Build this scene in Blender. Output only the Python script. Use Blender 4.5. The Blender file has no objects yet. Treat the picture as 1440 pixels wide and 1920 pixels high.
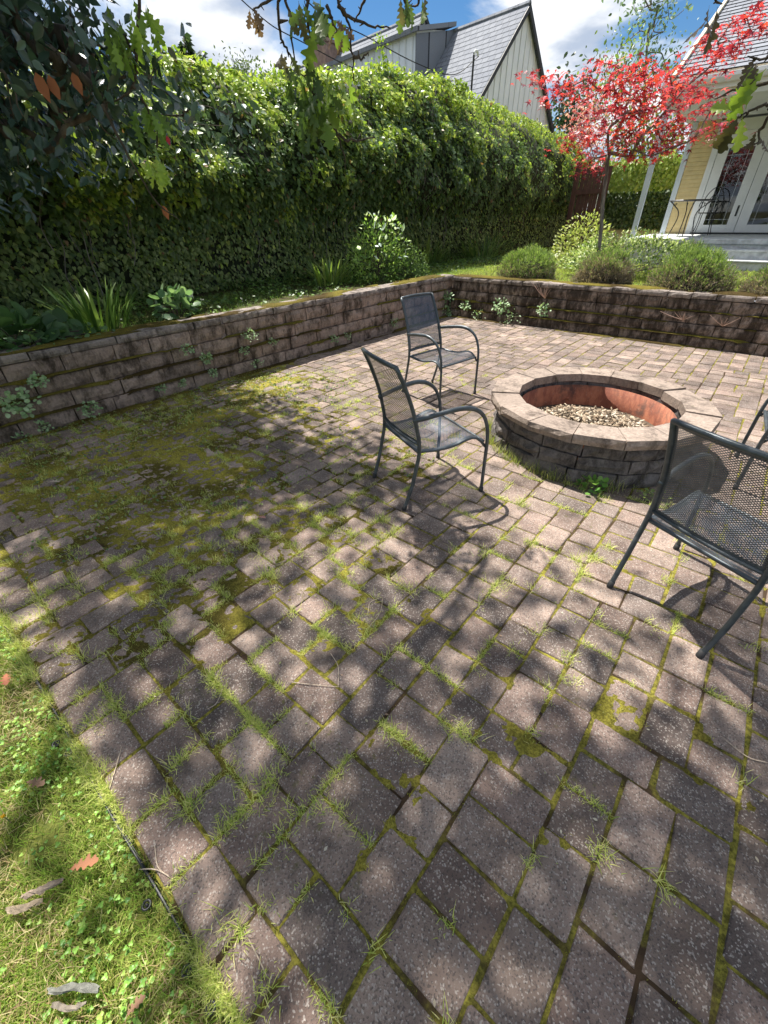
import bpy, math, random
import numpy as np
from mathutils import Matrix, Vector

# ---------------------------------------------------------------- camera, sky, sun
sc = bpy.context.scene
C = sc.collection
rng = np.random.default_rng(7)
random.seed(7)

F_PX, CX, CY, CAM_H = 784.0, 720.0, 960.0, 1.6       # photograph measured at 1440 x 1920
PITCH, ROLL, YAW = math.radians(35.1), math.radians(-1.1), math.radians(40.4)
_fw0 = np.array([-math.sin(YAW), math.cos(YAW), 0.0]); _r0 = np.array([math.cos(YAW), math.sin(YAW), 0.0])
FWD = _fw0 * math.cos(PITCH) - np.array([0, 0, math.sin(PITCH)])
_u0 = np.cross(_r0, FWD)
RGT = math.cos(ROLL) * _r0 + math.sin(ROLL) * _u0
UPV = -math.sin(ROLL) * _r0 + math.cos(ROLL) * _u0
CAM_O = np.array([0, 0, CAM_H])

cam_d = bpy.data.cameras.new('camera')
cam = bpy.data.objects.new('camera', cam_d); C.objects.link(cam)
cam_d.sensor_fit = 'VERTICAL'; cam_d.sensor_height = 36.0; cam_d.lens = F_PX / 1920.0 * 36.0
cam_d.clip_start = 0.05; cam_d.clip_end = 3000.0
m = Matrix.Identity(4)
for i in range(3):
    m[i][0], m[i][1], m[i][2] = RGT[i], UPV[i], -FWD[i]
m[0][3], m[1][3], m[2][3] = 0, 0, CAM_H
cam.matrix_world = m
sc.camera = cam

SUN_EL = math.radians(62.0)
SUN_AZ = np.array([-0.962, 0.272])                    # horizontal direction towards the sun
sun_vec = np.array([SUN_AZ[0] * math.cos(SUN_EL), SUN_AZ[1] * math.cos(SUN_EL), math.sin(SUN_EL)])
SUN_SHIFT = -SUN_AZ / math.tan(SUN_EL)                # ground shift of a shadow per metre of height
sun_d = bpy.data.lights.new('sun', 'SUN'); sun_d.energy = 4.8; sun_d.angle = math.radians(0.6)
sun_d.color = (1.0, 0.955, 0.88)
sun = bpy.data.objects.new('sun', sun_d); C.objects.link(sun)
sun.rotation_euler = Vector(-sun_vec).to_track_quat('-Z', 'Y').to_euler()
sun.location = tuple(sun_vec * 30)

world = bpy.data.worlds.new('World'); sc.world = world; world.use_nodes = True
wt = world.node_tree; wt.nodes.clear()
def WN(t, **k):
    n = wt.nodes.new(t)
    for a, b in k.items(): setattr(n, a, b)
    return n
def wl(a, b): wt.links.new(a, b)
def wmath(op, a, b=None):
    n = WN('ShaderNodeMath', operation=op)
    for i, v in enumerate((a, b)):
        if v is None: continue
        if hasattr(v, 'name'): wl(v, n.inputs[i])
        else: n.inputs[i].default_value = v
    return n.outputs[0]
sky = WN('ShaderNodeTexSky', sky_type='NISHITA', sun_disc=False)
sky.sun_elevation = SUN_EL; sky.sun_rotation = math.atan2(SUN_AZ[0], SUN_AZ[1])
sky.air_density = 1.0; sky.dust_density = 0.0; sky.ozone_density = 3.0; sky.altitude = 600
tc = WN('ShaderNodeTexCoord')
sep = WN('ShaderNodeSeparateXYZ'); wl(tc.outputs['Generated'], sep.inputs[0])
zz = wmath('ADD', wmath('MAXIMUM', sep.outputs['Z'], 0.0), 0.22)
comb = WN('ShaderNodeCombineXYZ')
wl(wmath('DIVIDE', sep.outputs['X'], zz), comb.inputs[0]); wl(wmath('DIVIDE', sep.outputs['Y'], zz), comb.inputs[1])
mp = WN('ShaderNodeMapping'); wl(comb.outputs[0], mp.inputs[0]); mp.inputs['Location'].default_value = (4.9, 0.5, 0)
n1 = WN('ShaderNodeTexNoise'); wl(mp.outputs[0], n1.inputs['Vector'])
n1.inputs['Scale'].default_value = 1.15; n1.inputs['Detail'].default_value = 8; n1.inputs['Roughness'].default_value = 0.56; n1.inputs['Distortion'].default_value = 0.35
mr = WN('ShaderNodeMapRange', interpolation_type='SMOOTHSTEP'); wl(n1.outputs['Fac'], mr.inputs[0])
mr.inputs[1].default_value = 0.43; mr.inputs[2].default_value = 0.565
n2 = WN('ShaderNodeTexNoise'); wl(mp.outputs[0], n2.inputs['Vector'])
n2.inputs['Scale'].default_value = 2.6; n2.inputs['Detail'].default_value = 6
mr2 = WN('ShaderNodeMapRange', interpolation_type='SMOOTHSTEP'); wl(n2.outputs['Fac'], mr2.inputs[0]); mr2.inputs[1].default_value = 0.38; mr2.inputs[2].default_value = 0.58
cr = WN('ShaderNodeMix', data_type='RGBA'); wl(mr2.outputs[0], cr.inputs[0])
cr.inputs[6].default_value = (4.6, 5.4, 6.8, 1); cr.inputs[7].default_value = (10.2, 10.4, 10.6, 1)
hs = WN('ShaderNodeHueSaturation'); hs.inputs['Saturation'].default_value = 1.25; hs.inputs['Value'].default_value = 1.0; wl(sky.outputs[0], hs.inputs['Color'])
mx = WN('ShaderNodeMix', data_type='RGBA'); wl(mr.outputs[0], mx.inputs[0]); wl(hs.outputs[0], mx.inputs[6]); wl(cr.outputs[2], mx.inputs[7])
bg = WN('ShaderNodeBackground'); bg.inputs['Strength'].default_value = 0.051; wl(mx.outputs[2], bg.inputs['Color'])
wo = WN('ShaderNodeOutputWorld'); wl(bg.outputs[0], wo.inputs['Surface'])

sc.view_settings.view_transform = 'Standard'; sc.view_settings.look = 'None'
sc.view_settings.exposure = 1.16; sc.view_settings.gamma = 1.0
sc.cycles.max_bounces = 4; sc.cycles.diffuse_bounces = 2; sc.cycles.glossy_bounces = 2; sc.cycles.transmission_bounces = 4; sc.cycles.transparent_max_bounces = 4
sc.cycles.caustics_reflective = False; sc.cycles.caustics_refractive = False; sc.cycles.use_adaptive_sampling = True; sc.cycles.adaptive_threshold = 0.02
sc.cycles.use_denoising = True

# ---------------------------------------------------------------- helpers
def ray(x, y): return (x - CX) / F_PX * RGT - (y - CY) / F_PX * UPV + FWD
def at(x, y, dist):
    d = ray(x, y); return CAM_O + d * dist / np.linalg.norm(d)
def on_z(x, y, z=0.0):
    d = ray(x, y); return CAM_O + d * (z - CAM_H) / d[2]
def on_y(x, y, Y):
    d = ray(x, y); return CAM_O + d * Y / d[1]
def on_x(x, y, X):
    d = ray(x, y); return CAM_O + d * X / d[0]
def on_plane(x, y, P, n):
    d = ray(x, y); return CAM_O + d * ((P - CAM_O) @ n) / (d @ n)
def pix(P):
    v = np.asarray(P, float) - CAM_O; dz = v @ FWD
    dz = np.where(np.abs(dz) < 1e-6, 1e-6, dz)
    return CX + F_PX * (v @ RGT) / dz, CY - F_PX * (v @ UPV) / dz, dz

OFF = {}
def root(name, loc, label=None, cat=None, group=None, kind=None, rz=0.0):
    o = bpy.data.objects.new(name, None); C.objects.link(o)
    o.empty_display_size = 0.2
    o.location = tuple(loc); o.rotation_euler = (0, 0, rz)
    OFF[o.name] = np.array(loc, float)
    return tag(o, label, cat, group, kind)
def tag(o, label=None, cat=None, group=None, kind=None):
    if label: o['label'] = label
    if cat: o['category'] = cat
    if group: o['group'] = group
    if kind: o['kind'] = kind
    return o
def make_mesh(name, V, F, mat, col=None, smooth=False):
    me = bpy.data.meshes.new(name)
    V = np.asarray(V, dtype=np.float32)
    if isinstance(F, np.ndarray):
        nf, k = F.shape
        me.vertices.add(len(V)); me.vertices.foreach_set('co', V.ravel())
        me.loops.add(nf * k); me.loops.foreach_set('vertex_index', F.astype(np.int32).ravel())
        me.polygons.add(nf)
        me.polygons.foreach_set('loop_start', np.arange(0, nf * k, k, dtype=np.int32))
        me.update(calc_edges=True)
    else:
        me.from_pydata([tuple(v) for v in V.tolist()], [], [tuple(f) for f in F]); me.update()
    if col is not None:
        a = me.color_attributes.new('Col', 'FLOAT_COLOR', 'POINT')
        c = np.ones((len(V), 4), np.float32); c[:, :3] = col
        a.data.foreach_set('color', c.ravel())
    if smooth: me.polygons.foreach_set('use_smooth', np.ones(len(me.polygons), bool))
    if mat: me.materials.append(mat)
    return me
def link(name, me, parent=None, loc=(0, 0, 0), rot=(0, 0, 0), scale=(1, 1, 1)):
    o = bpy.data.objects.new(name, me); C.objects.link(o)
    o.location = tuple(loc); o.rotation_euler = tuple(rot); o.scale = tuple(scale)
    if parent is not None: o.parent = parent
    return o
def obj(name, V, F, mat, parent=None, col=None, smooth=False, kind=None):
    """world-space vertices -> object, child of parent (unrotated parents only)"""
    V = np.asarray(V, float)
    off = OFF[parent.name] if parent is not None else np.zeros(3)
    o = link(name, make_mesh(name, V - off, F, mat, col, smooth), parent)
    OFF[o.name] = off
    if kind: o['kind'] = kind
    return o

class MB:
    def __init__(s): s.V = []; s.F = []; s.Cc = []
    def n(s): return len(s.V)
    def add(s, V, F, col=None):
        b = len(s.V); s.V += [tuple(v) for v in V]; s.F += [tuple(b + i for i in f) for f in F]
        if col is not None: s.Cc += [tuple(col)] * len(V)
    def box(s, x0, x1, y0, y1, z0, z1, bev=0.0):
        if bev <= 0:
            V = [(x0, y0, z0), (x1, y0, z0), (x1, y1, z0), (x0, y1, z0), (x0, y0, z1), (x1, y0, z1), (x1, y1, z1), (x0, y1, z1)]
            s.add(V, [(3, 2, 1, 0), (4, 5, 6, 7), (0, 1, 5, 4), (1, 2, 6, 5), (2, 3, 7, 6), (3, 0, 4, 7)])
        else:
            b = bev; V = []
            for (z, i) in ((z0, b), (z0 + b, 0), (z1 - b, 0), (z1, b)):
                V += [(x0 + i, y0 + i, z), (x1 - i, y0 + i, z), (x1 - i, y1 - i, z), (x0 + i, y1 - i, z)]
            F = [(3, 2, 1, 0), (12, 13, 14, 15)]
            for r in range(3):
                for k in range(4):
                    a = r * 4 + k; c = r * 4 + (k + 1) % 4
                    F.append((a, c, c + 4, a + 4))
            s.add(V, F)
        return s
    def hexa(s, P):   # 8 points: bottom 4 (ccw), top 4
        s.add(P, [(3, 2, 1, 0), (4, 5, 6, 7), (0, 1, 5, 4), (1, 2, 6, 5), (2, 3, 7, 6), (3, 0, 4, 7)]); return s
    def tube(s, P, R, n=8, cap=True, flat=1.0):
        P = np.asarray(P, float); k = len(P)
        R = np.full(k, R, float) if np.isscalar(R) else np.asarray(R, float)
        T = np.gradient(P, axis=0); T /= (np.linalg.norm(T, axis=1)[:, None] + 1e-12)
        ref = np.array([0, 0, 1.0]) if abs(T[0][2]) < 0.9 else np.array([1.0, 0, 0])
        u = np.cross(ref, T[0]); u /= np.linalg.norm(u)
        V = []
        for i in range(k):
            u = u - (u @ T[i]) * T[i]; u /= (np.linalg.norm(u) + 1e-12); w = np.cross(T[i], u)
            for j in range(n):
                a = 2 * math.pi * j / n
                V.append(P[i] + R[i] * (math.cos(a) * u + flat * math.sin(a) * w))
        F = []
        for i in range(k - 1):
            for j in range(n):
                a = i * n + j; b = i * n + (j + 1) % n
                F.append((a, b, b + n, a + n))
        if cap: F += [tuple(range(n - 1, -1, -1)), tuple((k - 1) * n + j for j in range(n))]
        s.add(V, F); return s
    def lathe(s, prof, cx, cy, n=48):
        V = [(cx + r * math.cos(2 * math.pi * j / n), cy + r * math.sin(2 * math.pi * j / n), z) for (r, z) in prof for j in range(n)]
        F = []
        for i in range(len(prof) - 1):
            for j in range(n):
                a = i * n + j; b = i * n + (j + 1) % n
                F.append((a, b, b + n, a + n))
        s.add(V, F); return s
    def build(s, name, mat, parent=None, smooth=False, kind=None):
        return obj(name, s.V, s.F, mat, parent, np.array(s.Cc) if s.Cc and len(s.Cc) == len(s.V) else None, smooth, kind)
    def mesh(s, name, mat, smooth=False):
        return make_mesh(name, s.V, s.F, mat, None, smooth)

def smooth_path(P, k=6):
    P = np.asarray(P, float)
    if len(P) < 3: return P
    Q = np.vstack([2 * P[0] - P[1], P, 2 * P[-1] - P[-2]]); out = []
    for i in range(1, len(Q) - 2):
        p0, p1, p2, p3 = Q[i - 1], Q[i], Q[i + 1], Q[i + 2]
        for t in np.linspace(0, 1, k, endpoint=False):
            out.append(0.5 * ((2 * p1) + (-p0 + p2) * t + (2 * p0 - 5 * p1 + 4 * p2 - p3) * t * t + (-p0 + 3 * p1 - 3 * p2 + p3) * t ** 3))
    out.append(P[-1]); return np.array(out)

def _hash(ix, iy, seed):
    h = (ix.astype(np.int64) * 374761393 + iy.astype(np.int64) * 668265263 + seed * 144665) & 0x7fffffff
    h = (h ^ (h >> 13)) * 1274126177 & 0x7fffffff
    return ((h ^ (h >> 16)) & 0xffff) / 65535.0
def vnoise(x, y, seed=0):
    ix = np.floor(x); iy = np.floor(y); fx = x - ix; fy = y - iy
    fx = fx * fx * (3 - 2 * fx); fy = fy * fy * (3 - 2 * fy)
    ix = ix.astype(np.int64); iy = iy.astype(np.int64)
    a = _hash(ix, iy, seed); b = _hash(ix + 1, iy, seed); c = _hash(ix, iy + 1, seed); d = _hash(ix + 1, iy + 1, seed)
    return (a * (1 - fx) + b * fx) * (1 - fy) + (c * (1 - fx) + d * fx) * fy
def fbm(x, y, seed=0, o=4):
    x = np.asarray(x, float); y = np.asarray(y, float)
    s = 0; a = 0.5; t = 0
    for k in range(o):
        s = s + a * vnoise(x * 2 ** k + 13.7 * k, y * 2 ** k + 7.1 * k, seed + k); t += a; a *= 0.5
    return s / t

# ---- materials
def new_mat(name):
    mt = bpy.data.materials.new(name); mt.use_nodes = True
    nt = mt.node_tree; nt.nodes.clear()
    out = nt.nodes.new('ShaderNodeOutputMaterial'); b = nt.nodes.new('ShaderNodeBsdfPrincipled')
    nt.links.new(b.outputs[0], out.inputs[0])
    return mt, nt, b, out
def nd(nt, t, **k):
    n = nt.nodes.new(t)
    for a, v in k.items(): setattr(n, a, v)
    return n
def noise(nt, vec, scale, detail=4, rough=0.55, dist=0.0):
    n = nd(nt, 'ShaderNodeTexNoise'); nt.links.new(vec, n.inputs['Vector'])
    n.inputs['Scale'].default_value = scale; n.inputs['Detail'].default_value = detail
    n.inputs['Roughness'].default_value = rough; n.inputs['Distortion'].default_value = dist
    return n.outputs['Fac']
def ramp(nt, fac, a, b, lo=0.0, hi=1.0):
    n = nd(nt, 'ShaderNodeMapRange', interpolation_type='SMOOTHSTEP'); nt.links.new(fac, n.inputs[0])
    n.inputs[1].default_value = a; n.inputs[2].default_value = b; n.inputs[3].default_value = lo; n.inputs[4].default_value = hi
    return n.outputs[0]
def mixc(nt, fac, a, b, mode='MIX'):
    n = nd(nt, 'ShaderNodeMix', data_type='RGBA', blend_type=mode)
    for s, v in ((0, fac), (6, a), (7, b)):
        if hasattr(v, 'is_linked'): nt.links.new(v, n.inputs[s])
        elif s == 0: n.inputs[0].default_value = v
        else: n.inputs[s].default_value = (*v, 1)
    return n.outputs[2]
def bump(nt, b, h, strength=0.4, dist=0.01):
    n = nd(nt, 'ShaderNodeBump'); n.inputs['Strength'].default_value = strength; n.inputs['Distance'].default_value = dist
    nt.links.new(h, n.inputs['Height']); nt.links.new(n.outputs[0], b.inputs['Normal'])
def pos(nt): return nd(nt, 'ShaderNodeNewGeometry').outputs['Position']
def objc(nt): return nd(nt, 'ShaderNodeTexCoord').outputs['Object']

def plain(name, col, rough=0.6, metal=0.0, var=0.12, nscale=8.0, bstr=0.0, spec=0.5):
    mt, nt, b, _ = new_mat(name)
    p = pos(nt); f = noise(nt, p, nscale, 6)
    c = mixc(nt, ramp(nt, f, 0.3, 0.7), tuple(x * (1 - var) for x in col), tuple(min(1, x * (1 + var)) for x in col))
    nt.links.new(c, b.inputs['Base Color'])
    b.inputs['Roughness'].default_value = rough; b.inputs['Metallic'].default_value = metal
    b.inputs['Specular IOR Level'].default_value = spec
    if bstr: bump(nt, b, noise(nt, p, nscale * 9, 4), bstr, 0.004)
    return mt
def leaf_mat(name, trans=0.3, rough=0.45, spec=0.4, fallback=None):
    mt, nt, b, out = new_mat(name)
    at_ = nd(nt, 'ShaderNodeAttribute', attribute_name='Col')
    col = at_.outputs['Color']
    nt.links.new(col, b.inputs['Base Color'])
    b.inputs['Roughness'].default_value = rough; b.inputs['Specular IOR Level'].default_value = spec
    if trans > 0:
        tr = nd(nt, 'ShaderNodeBsdfTranslucent')
        br = mixc(nt, 1.0, col, (1.9, 2.0, 1.1), 'MULTIPLY'); nt.links.new(br, tr.inputs['Color'])
        ms = nd(nt, 'ShaderNodeMixShader'); ms.inputs[0].default_value = trans
        nt.links.new(b.outputs[0], ms.inputs[1]); nt.links.new(tr.outputs[0], ms.inputs[2]); nt.links.new(ms.outputs[0], out.inputs[0])
    return mt

M_leaf = leaf_mat('leaf', 0.30, 0.42, 0.35)
M_leaf_gloss = leaf_mat('leaf_glossy', 0.12, 0.26, 0.6)
M_grass = leaf_mat('grass_blade', 0.30, 0.55, 0.2)
M_red = leaf_mat('red_leaf', 0.28, 0.45, 0.3)
M_dead = leaf_mat('dead_leaf', 0.12, 0.7, 0.15)

def bark_mat(name, a, b2, scale=14):
    mt, nt, b, _ = new_mat(name); p = pos(nt)
    mpn = nd(nt, 'ShaderNodeMapping'); mpn.inputs['Scale'].default_value = (1, 1, 0.25); nt.links.new(p, mpn.inputs[0])
    f = noise(nt, mpn.outputs[0], scale, 8, 0.65)
    nt.links.new(mixc(nt, ramp(nt, f, 0.35, 0.65), a, b2), b.inputs['Base Color'])
    b.inputs['Roughness'].default_value = 0.9; bump(nt, b, f, 0.7, 0.02); return mt
M_bark = bark_mat('bark', (0.045, 0.035, 0.028), (0.14, 0.11, 0.085))
M_bark_grey = bark_mat('bark_grey', (0.10, 0.085, 0.075), (0.27, 0.24, 0.21), 20)
M_twig = bark_mat('twig_bark', (0.035, 0.027, 0.022), (0.10, 0.075, 0.055), 40)

def paver_mat():
    mt, nt, b, _ = new_mat('paver_concrete'); p = pos(nt)
    col = nd(nt, 'ShaderNodeAttribute', attribute_name='Col').outputs['Color']
    big = noise(nt, p, 5.0, 6, 0.6)
    c = mixc(nt, ramp(nt, big, 0.32, 0.68), (0.62, 0.58, 0.57), (1.12, 1.08, 1.05)); c = mixc(nt, 1.0, col, c, 'MULTIPLY')
    v = nd(nt, 'ShaderNodeTexVoronoi'); nt.links.new(p, v.inputs['Vector']); v.inputs['Scale'].default_value = 230
    sp = nd(nt, 'ShaderNodeSeparateColor'); nt.links.new(v.outputs['Color'], sp.inputs[0])
    c = mixc(nt, ramp(nt, sp.outputs[0], 0.80, 0.95, 0, 0.55), c, (0.50, 0.45, 0.40))
    c = mixc(nt, ramp(nt, sp.outputs[1], 0.70, 0.95, 0, 0.6), c, (0.055, 0.048, 0.045))
    v2 = nd(nt, 'ShaderNodeTexVoronoi'); nt.links.new(p, v2.inputs['Vector']); v2.inputs['Scale'].default_value = 125
    s2 = nd(nt, 'ShaderNodeSeparateColor'); nt.links.new(v2.outputs['Color'], s2.inputs[0])
    near = ramp(nt, v2.outputs['Distance'], 0.18, 0.34, 1.0, 0.0)
    mm = nd(nt, 'ShaderNodeMath', operation='MULTIPLY'); nt.links.new(near, mm.inputs[0]); nt.links.new(ramp(nt, s2.outputs[0], 0.88, 0.92), mm.inputs[1])
    mm2 = nd(nt, 'ShaderNodeMath', operation='MULTIPLY'); nt.links.new(mm.outputs[0], mm2.inputs[0]); mm2.inputs[1].default_value = 0.6
    c = mixc(nt, mm2.outputs[0], c, (0.50, 0.45, 0.40))
    st = noise(nt, p, 2.3, 7, 0.68)
    c = mixc(nt, ramp(nt, st, 0.50, 0.70, 0, 0.68), c, (0.058, 0.046, 0.038))
    g = noise(nt, p, 26, 5, 0.65)
    g2 = noise(nt, p, 1.6, 3)
    gm = nd(nt, 'ShaderNodeMath', operation='MULTIPLY'); nt.links.new(ramp(nt, g, 0.56, 0.70), gm.inputs[0]); nt.links.new(ramp(nt, g2, 0.5, 0.66), gm.inputs[1])
    c = mixc(nt, gm.outputs[0], c, (0.10, 0.095, 0.025))
    nt.links.new(c, b.inputs['Base Color']); b.inputs['Roughness'].default_value = 0.88; b.inputs['Specular IOR Level'].default_value = 0.3
    hm = nd(nt, 'ShaderNodeMath', operation='ADD'); nt.links.new(v.outputs['Distance'], hm.inputs[0]); nt.links.new(noise(nt, p, 60, 6, 0.7), hm.inputs[1])
    bump(nt, b, hm.outputs[0], 0.55, 0.005); return mt
M_paver = paver_mat()

def joint_mat():
    mt, nt, b, _ = new_mat('joint_soil_moss'); p = pos(nt)
    f = noise(nt, p, 3.0, 6, 0.65); g = noise(nt, p, 60, 4, 0.7)
    c = mixc(nt, ramp(nt, g, 0.35, 0.65), (0.085, 0.078, 0.018), (0.28, 0.25, 0.045))
    c = mixc(nt, ramp(nt, f, 0.40, 0.55), (0.055, 0.036, 0.022), c)
    nt.links.new(c, b.inputs['Base Color']); b.inputs['Roughness'].default_value = 0.95; b.inputs['Specular IOR Level'].default_value = 0.1
    bump(nt, b, g, 0.9, 0.01); return mt
M_joint = joint_mat()

def moss_mat():
    mt, nt, b, _ = new_mat('moss'); p = pos(nt)
    col = nd(nt, 'ShaderNodeAttribute', attribute_name='Col').outputs['Color']
    g = noise(nt, p, 110, 5, 0.75); h = noise(nt, p, 9, 5, 0.6)
    c = mixc(nt, ramp(nt, g, 0.3, 0.7), (0.45, 0.42, 0.40), (1.5, 1.45, 1.2)); c = mixc(nt, 1.0, col, c, 'MULTIPLY')
    c = mixc(nt, ramp(nt, h, 0.56, 0.75, 0, 0.6), c, (0.08, 0.055, 0.022))
    nt.links.new(c, b.inputs['Base Color']); b.inputs['Roughness'].default_value = 0.95; b.inputs['Specular IOR Level'].default_value = 0.1
    bump(nt, b, g, 1.0, 0.012); return mt
M_moss = moss_mat()

def block_mat(name, light, dark, thr):
    mt, nt, b, _ = new_mat(name); p = pos(nt)
    oi = nd(nt, 'ShaderNodeObjectInfo')
    mpn = nd(nt, 'ShaderNodeMapping'); mpn.inputs['Scale'].default_value = (1, 1, 0.45); nt.links.new(p, mpn.inputs[0])
    f = noise(nt, p, 45, 8, 0.7); s = noise(nt, mpn.outputs[0], 7.0, 9, 0.74, 0.2)
    c = mixc(nt, ramp(nt, f, 0.3, 0.7), tuple(x * 0.72 for x in light), tuple(x * 1.18 for x in light))
    c = mixc(nt, ramp(nt, oi.outputs['Random'], 0, 1, 0, 0.35), c, tuple(x * 0.55 for x in light))
    c = mixc(nt, ramp(nt, s, thr - 0.05, thr + 0.20, 0, 0.94), c, dark)
    g = noise(nt, p, 14, 6, 0.7)
    c = mixc(nt, ramp(nt, g, 0.60, 0.72, 0, 0.6), c, (0.075, 0.07, 0.02))
    nt.links.new(c, b.inputs['Base Color']); b.inputs['Roughness'].default_value = 0.92; b.inputs['Specular IOR Level'].default_value = 0.2
    ad = nd(nt, 'ShaderNodeMath', operation='ADD'); nt.links.new(f, ad.inputs[0]); nt.links.new(noise(nt, p, 120, 4, 0.6), ad.inputs[1])
    bump(nt, b, ad.outputs[0], 0.8, 0.012); return mt
M_block = block_mat('wall_block', (0.39, 0.295, 0.240), (0.040, 0.029, 0.020), 0.465)
M_block_far = block_mat('wall_block_far', (0.37, 0.285, 0.235), (0.036, 0.026, 0.019), 0.385)  # block mix with a lower dark threshold, so darker overall
M_cap = block_mat('cap_concrete', (0.33, 0.28, 0.25), (0.04, 0.032, 0.027), 0.47)
M_pitcap = block_mat('pit_cap_concrete', (0.37, 0.295, 0.245), (0.085, 0.066, 0.054), 0.50)
M_pitblock = block_mat('pit_block', (0.20, 0.18, 0.17), (0.03, 0.026, 0.024), 0.48)

def ground_mat(name, a, b2, soil, thr=0.55):
    mt, nt, b, _ = new_mat(name); p = pos(nt)
    f = noise(nt, p, 3.0, 6, 0.6); g = noise(nt, p, 45, 5, 0.7)
    c = mixc(nt, ramp(nt, g, 0.3, 0.7), a, b2); c = mixc(nt, ramp(nt, f, thr, thr + 0.12), c, soil)
    nt.links.new(c, b.inputs['Base Color']); b.inputs['Roughness'].default_value = 0.95; b.inputs['Specular IOR Level'].default_value = 0.1
    bump(nt, b, g, 0.8, 0.02); return mt
M_lawn = ground_mat('lawn_ground', (0.07, 0.09, 0.02), (0.18, 0.19, 0.045), (0.11, 0.085, 0.04), 0.58)
M_bed = ground_mat('bed_soil', (0.05, 0.055, 0.018), (0.085, 0.085, 0.03), (0.045, 0.032, 0.022), 0.48)

def metal_mat():
    mt, nt, b, _ = new_mat('chair_metal'); p = pos(nt)
    f = noise(nt, p, 22, 6, 0.6)
    nt.links.new(mixc(nt, ramp(nt, f, 0.4, 0.7), (0.060, 0.072, 0.082), (0.095, 0.11, 0.122)), b.inputs['Base Color'])
    nt.links.new(ramp(nt, f, 0.3, 0.7, 0.30, 0.48), b.inputs['Roughness'])
    b.inputs['Metallic'].default_value = 0.35; b.inputs['Specular IOR Level'].default_value = 0.6
    return mt
M_metal = metal_mat()
M_mesh = plain('chair_mesh', (0.10, 0.118, 0.145), 0.30, 0.5, 0.15, 30)
M_rubber = plain('rubber_foot', (0.025, 0.025, 0.026), 0.7)
def rust_mat():
    mt, nt, b, _ = new_mat('rusty_steel'); p = pos(nt)
    mpn = nd(nt, 'ShaderNodeMapping'); mpn.inputs['Scale'].default_value = (1, 1, 0.35); nt.links.new(p, mpn.inputs[0])
    f = noise(nt, mpn.outputs[0], 11, 8, 0.7); g = noise(nt, p, 50, 5, 0.7)
    c = mixc(nt, ramp(nt, f, 0.35, 0.65), (0.20, 0.058, 0.032), (0.40, 0.145, 0.075))
    c = mixc(nt, ramp(nt, g, 0.58, 0.76, 0, 0.7), c, (0.36, 0.27, 0.22))
    c = mixc(nt, ramp(nt, noise(nt, p, 4.0, 6, 0.7), 0.50, 0.66, 0, 0.75), c, (0.035, 0.026, 0.022))
    nt.links.new(c, b.inputs['Base Color']); b.inputs['Roughness'].default_value = 0.8; bump(nt, b, g, 0.4, 0.004); return mt
M_rust = rust_mat()
M_white = plain('white_paint', (0.78, 0.79, 0.78), 0.5, 0, 0.05, 3)
M_blueish = plain('pale_blue_paint', (0.62, 0.68, 0.72), 0.5, 0, 0.06, 3)
M_soffit = plain('soffit_paint', (0.70, 0.72, 0.66), 0.6, 0, 0.05, 2)
M_cream = plain('cream_trim', (0.72, 0.62, 0.44), 0.6, 0, 0.06, 3)
M_yellow = plain('yellow_siding', (0.76, 0.60, 0.30), 0.6, 0, 0.08, 6)
M_step = plain('step_paint', (0.55, 0.57, 0.57), 0.7, 0, 0.22, 9, 0.2)
M_grey_side = plain('pale_grey_siding', (0.78, 0.82, 0.88), 0.6, 0, 0.05, 2)
M_batten = plain('batten_paint', (0.72, 0.74, 0.76), 0.6, 0, 0.05, 2)
M_brick = plain('chimney_brick', (0.30, 0.20, 0.16), 0.9, 0, 0.25, 5, 0.5)
M_dark = plain('dark_metal', (0.03, 0.03, 0.032), 0.5, 0.2)
M_cable = plain('cable', (0.02, 0.02, 0.022), 0.6)
M_gate = plain('red_brown_stain', (0.075, 0.032, 0.026), 0.7, 0, 0.25, 7, 0.3)
M_room = plain('dark_room', (0.05, 0.045, 0.045), 0.9)
M_pale_panel = plain('pale_panel', (0.30, 0.33, 0.33), 0.9)  # flat pale tone for the panel inside the doors
M_edging = plain('black_plastic', (0.022, 0.022, 0.024), 0.45, 0, 0.2, 12)
M_wire = plain('wrought_iron', (0.025, 0.025, 0.028), 0.5, 0.3)
def roof_mat(name, a, b2):
    mt, nt, b, _ = new_mat(name); o = objc(nt)
    br = nd(nt, 'ShaderNodeTexBrick'); nt.links.new(o, br.inputs['Vector'])
    br.inputs['Scale'].default_value = 1.0; br.inputs['Brick Width'].default_value = 0.27; br.inputs['Row Height'].default_value = 5.0
    br.inputs['Mortar Size'].default_value = 0.006; br.inputs['Bias'].default_value = 0
    br.inputs['Color1'].default_value = (*a, 1); br.inputs['Color2'].default_value = (*b2, 1); br.inputs['Mortar'].default_value = (0.02, 0.02, 0.025, 1)
    f = noise(nt, o, 60, 4, 0.7); c = mixc(nt, ramp(nt, f, 0.2, 0.8, 0, 0.5), br.outputs['Color'], tuple(x * 0.5 for x in a))
    nt.links.new(c, b.inputs['Base Color']); b.inputs['Roughness'].default_value = 0.9; bump(nt, b, f, 0.4, 0.006); return mt
M_roof = roof_mat('grey_shingle', (0.20, 0.215, 0.25), (0.28, 0.295, 0.33))
def glass_mat():
    mt, nt, b, _ = new_mat('door_glass')
    b.inputs['Base Color'].default_value = (0.9, 0.95, 0.95, 1); b.inputs['Roughness'].default_value = 0.02
    b.inputs['Transmission Weight'].default_value = 1.0; b.inputs['IOR'].default_value = 1.5; return mt
M_glass = glass_mat()
def chip_mat():
    return leaf_mat('wood_chip', 0.0, 0.85, 0.1)
M_chip = chip_mat()

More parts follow.
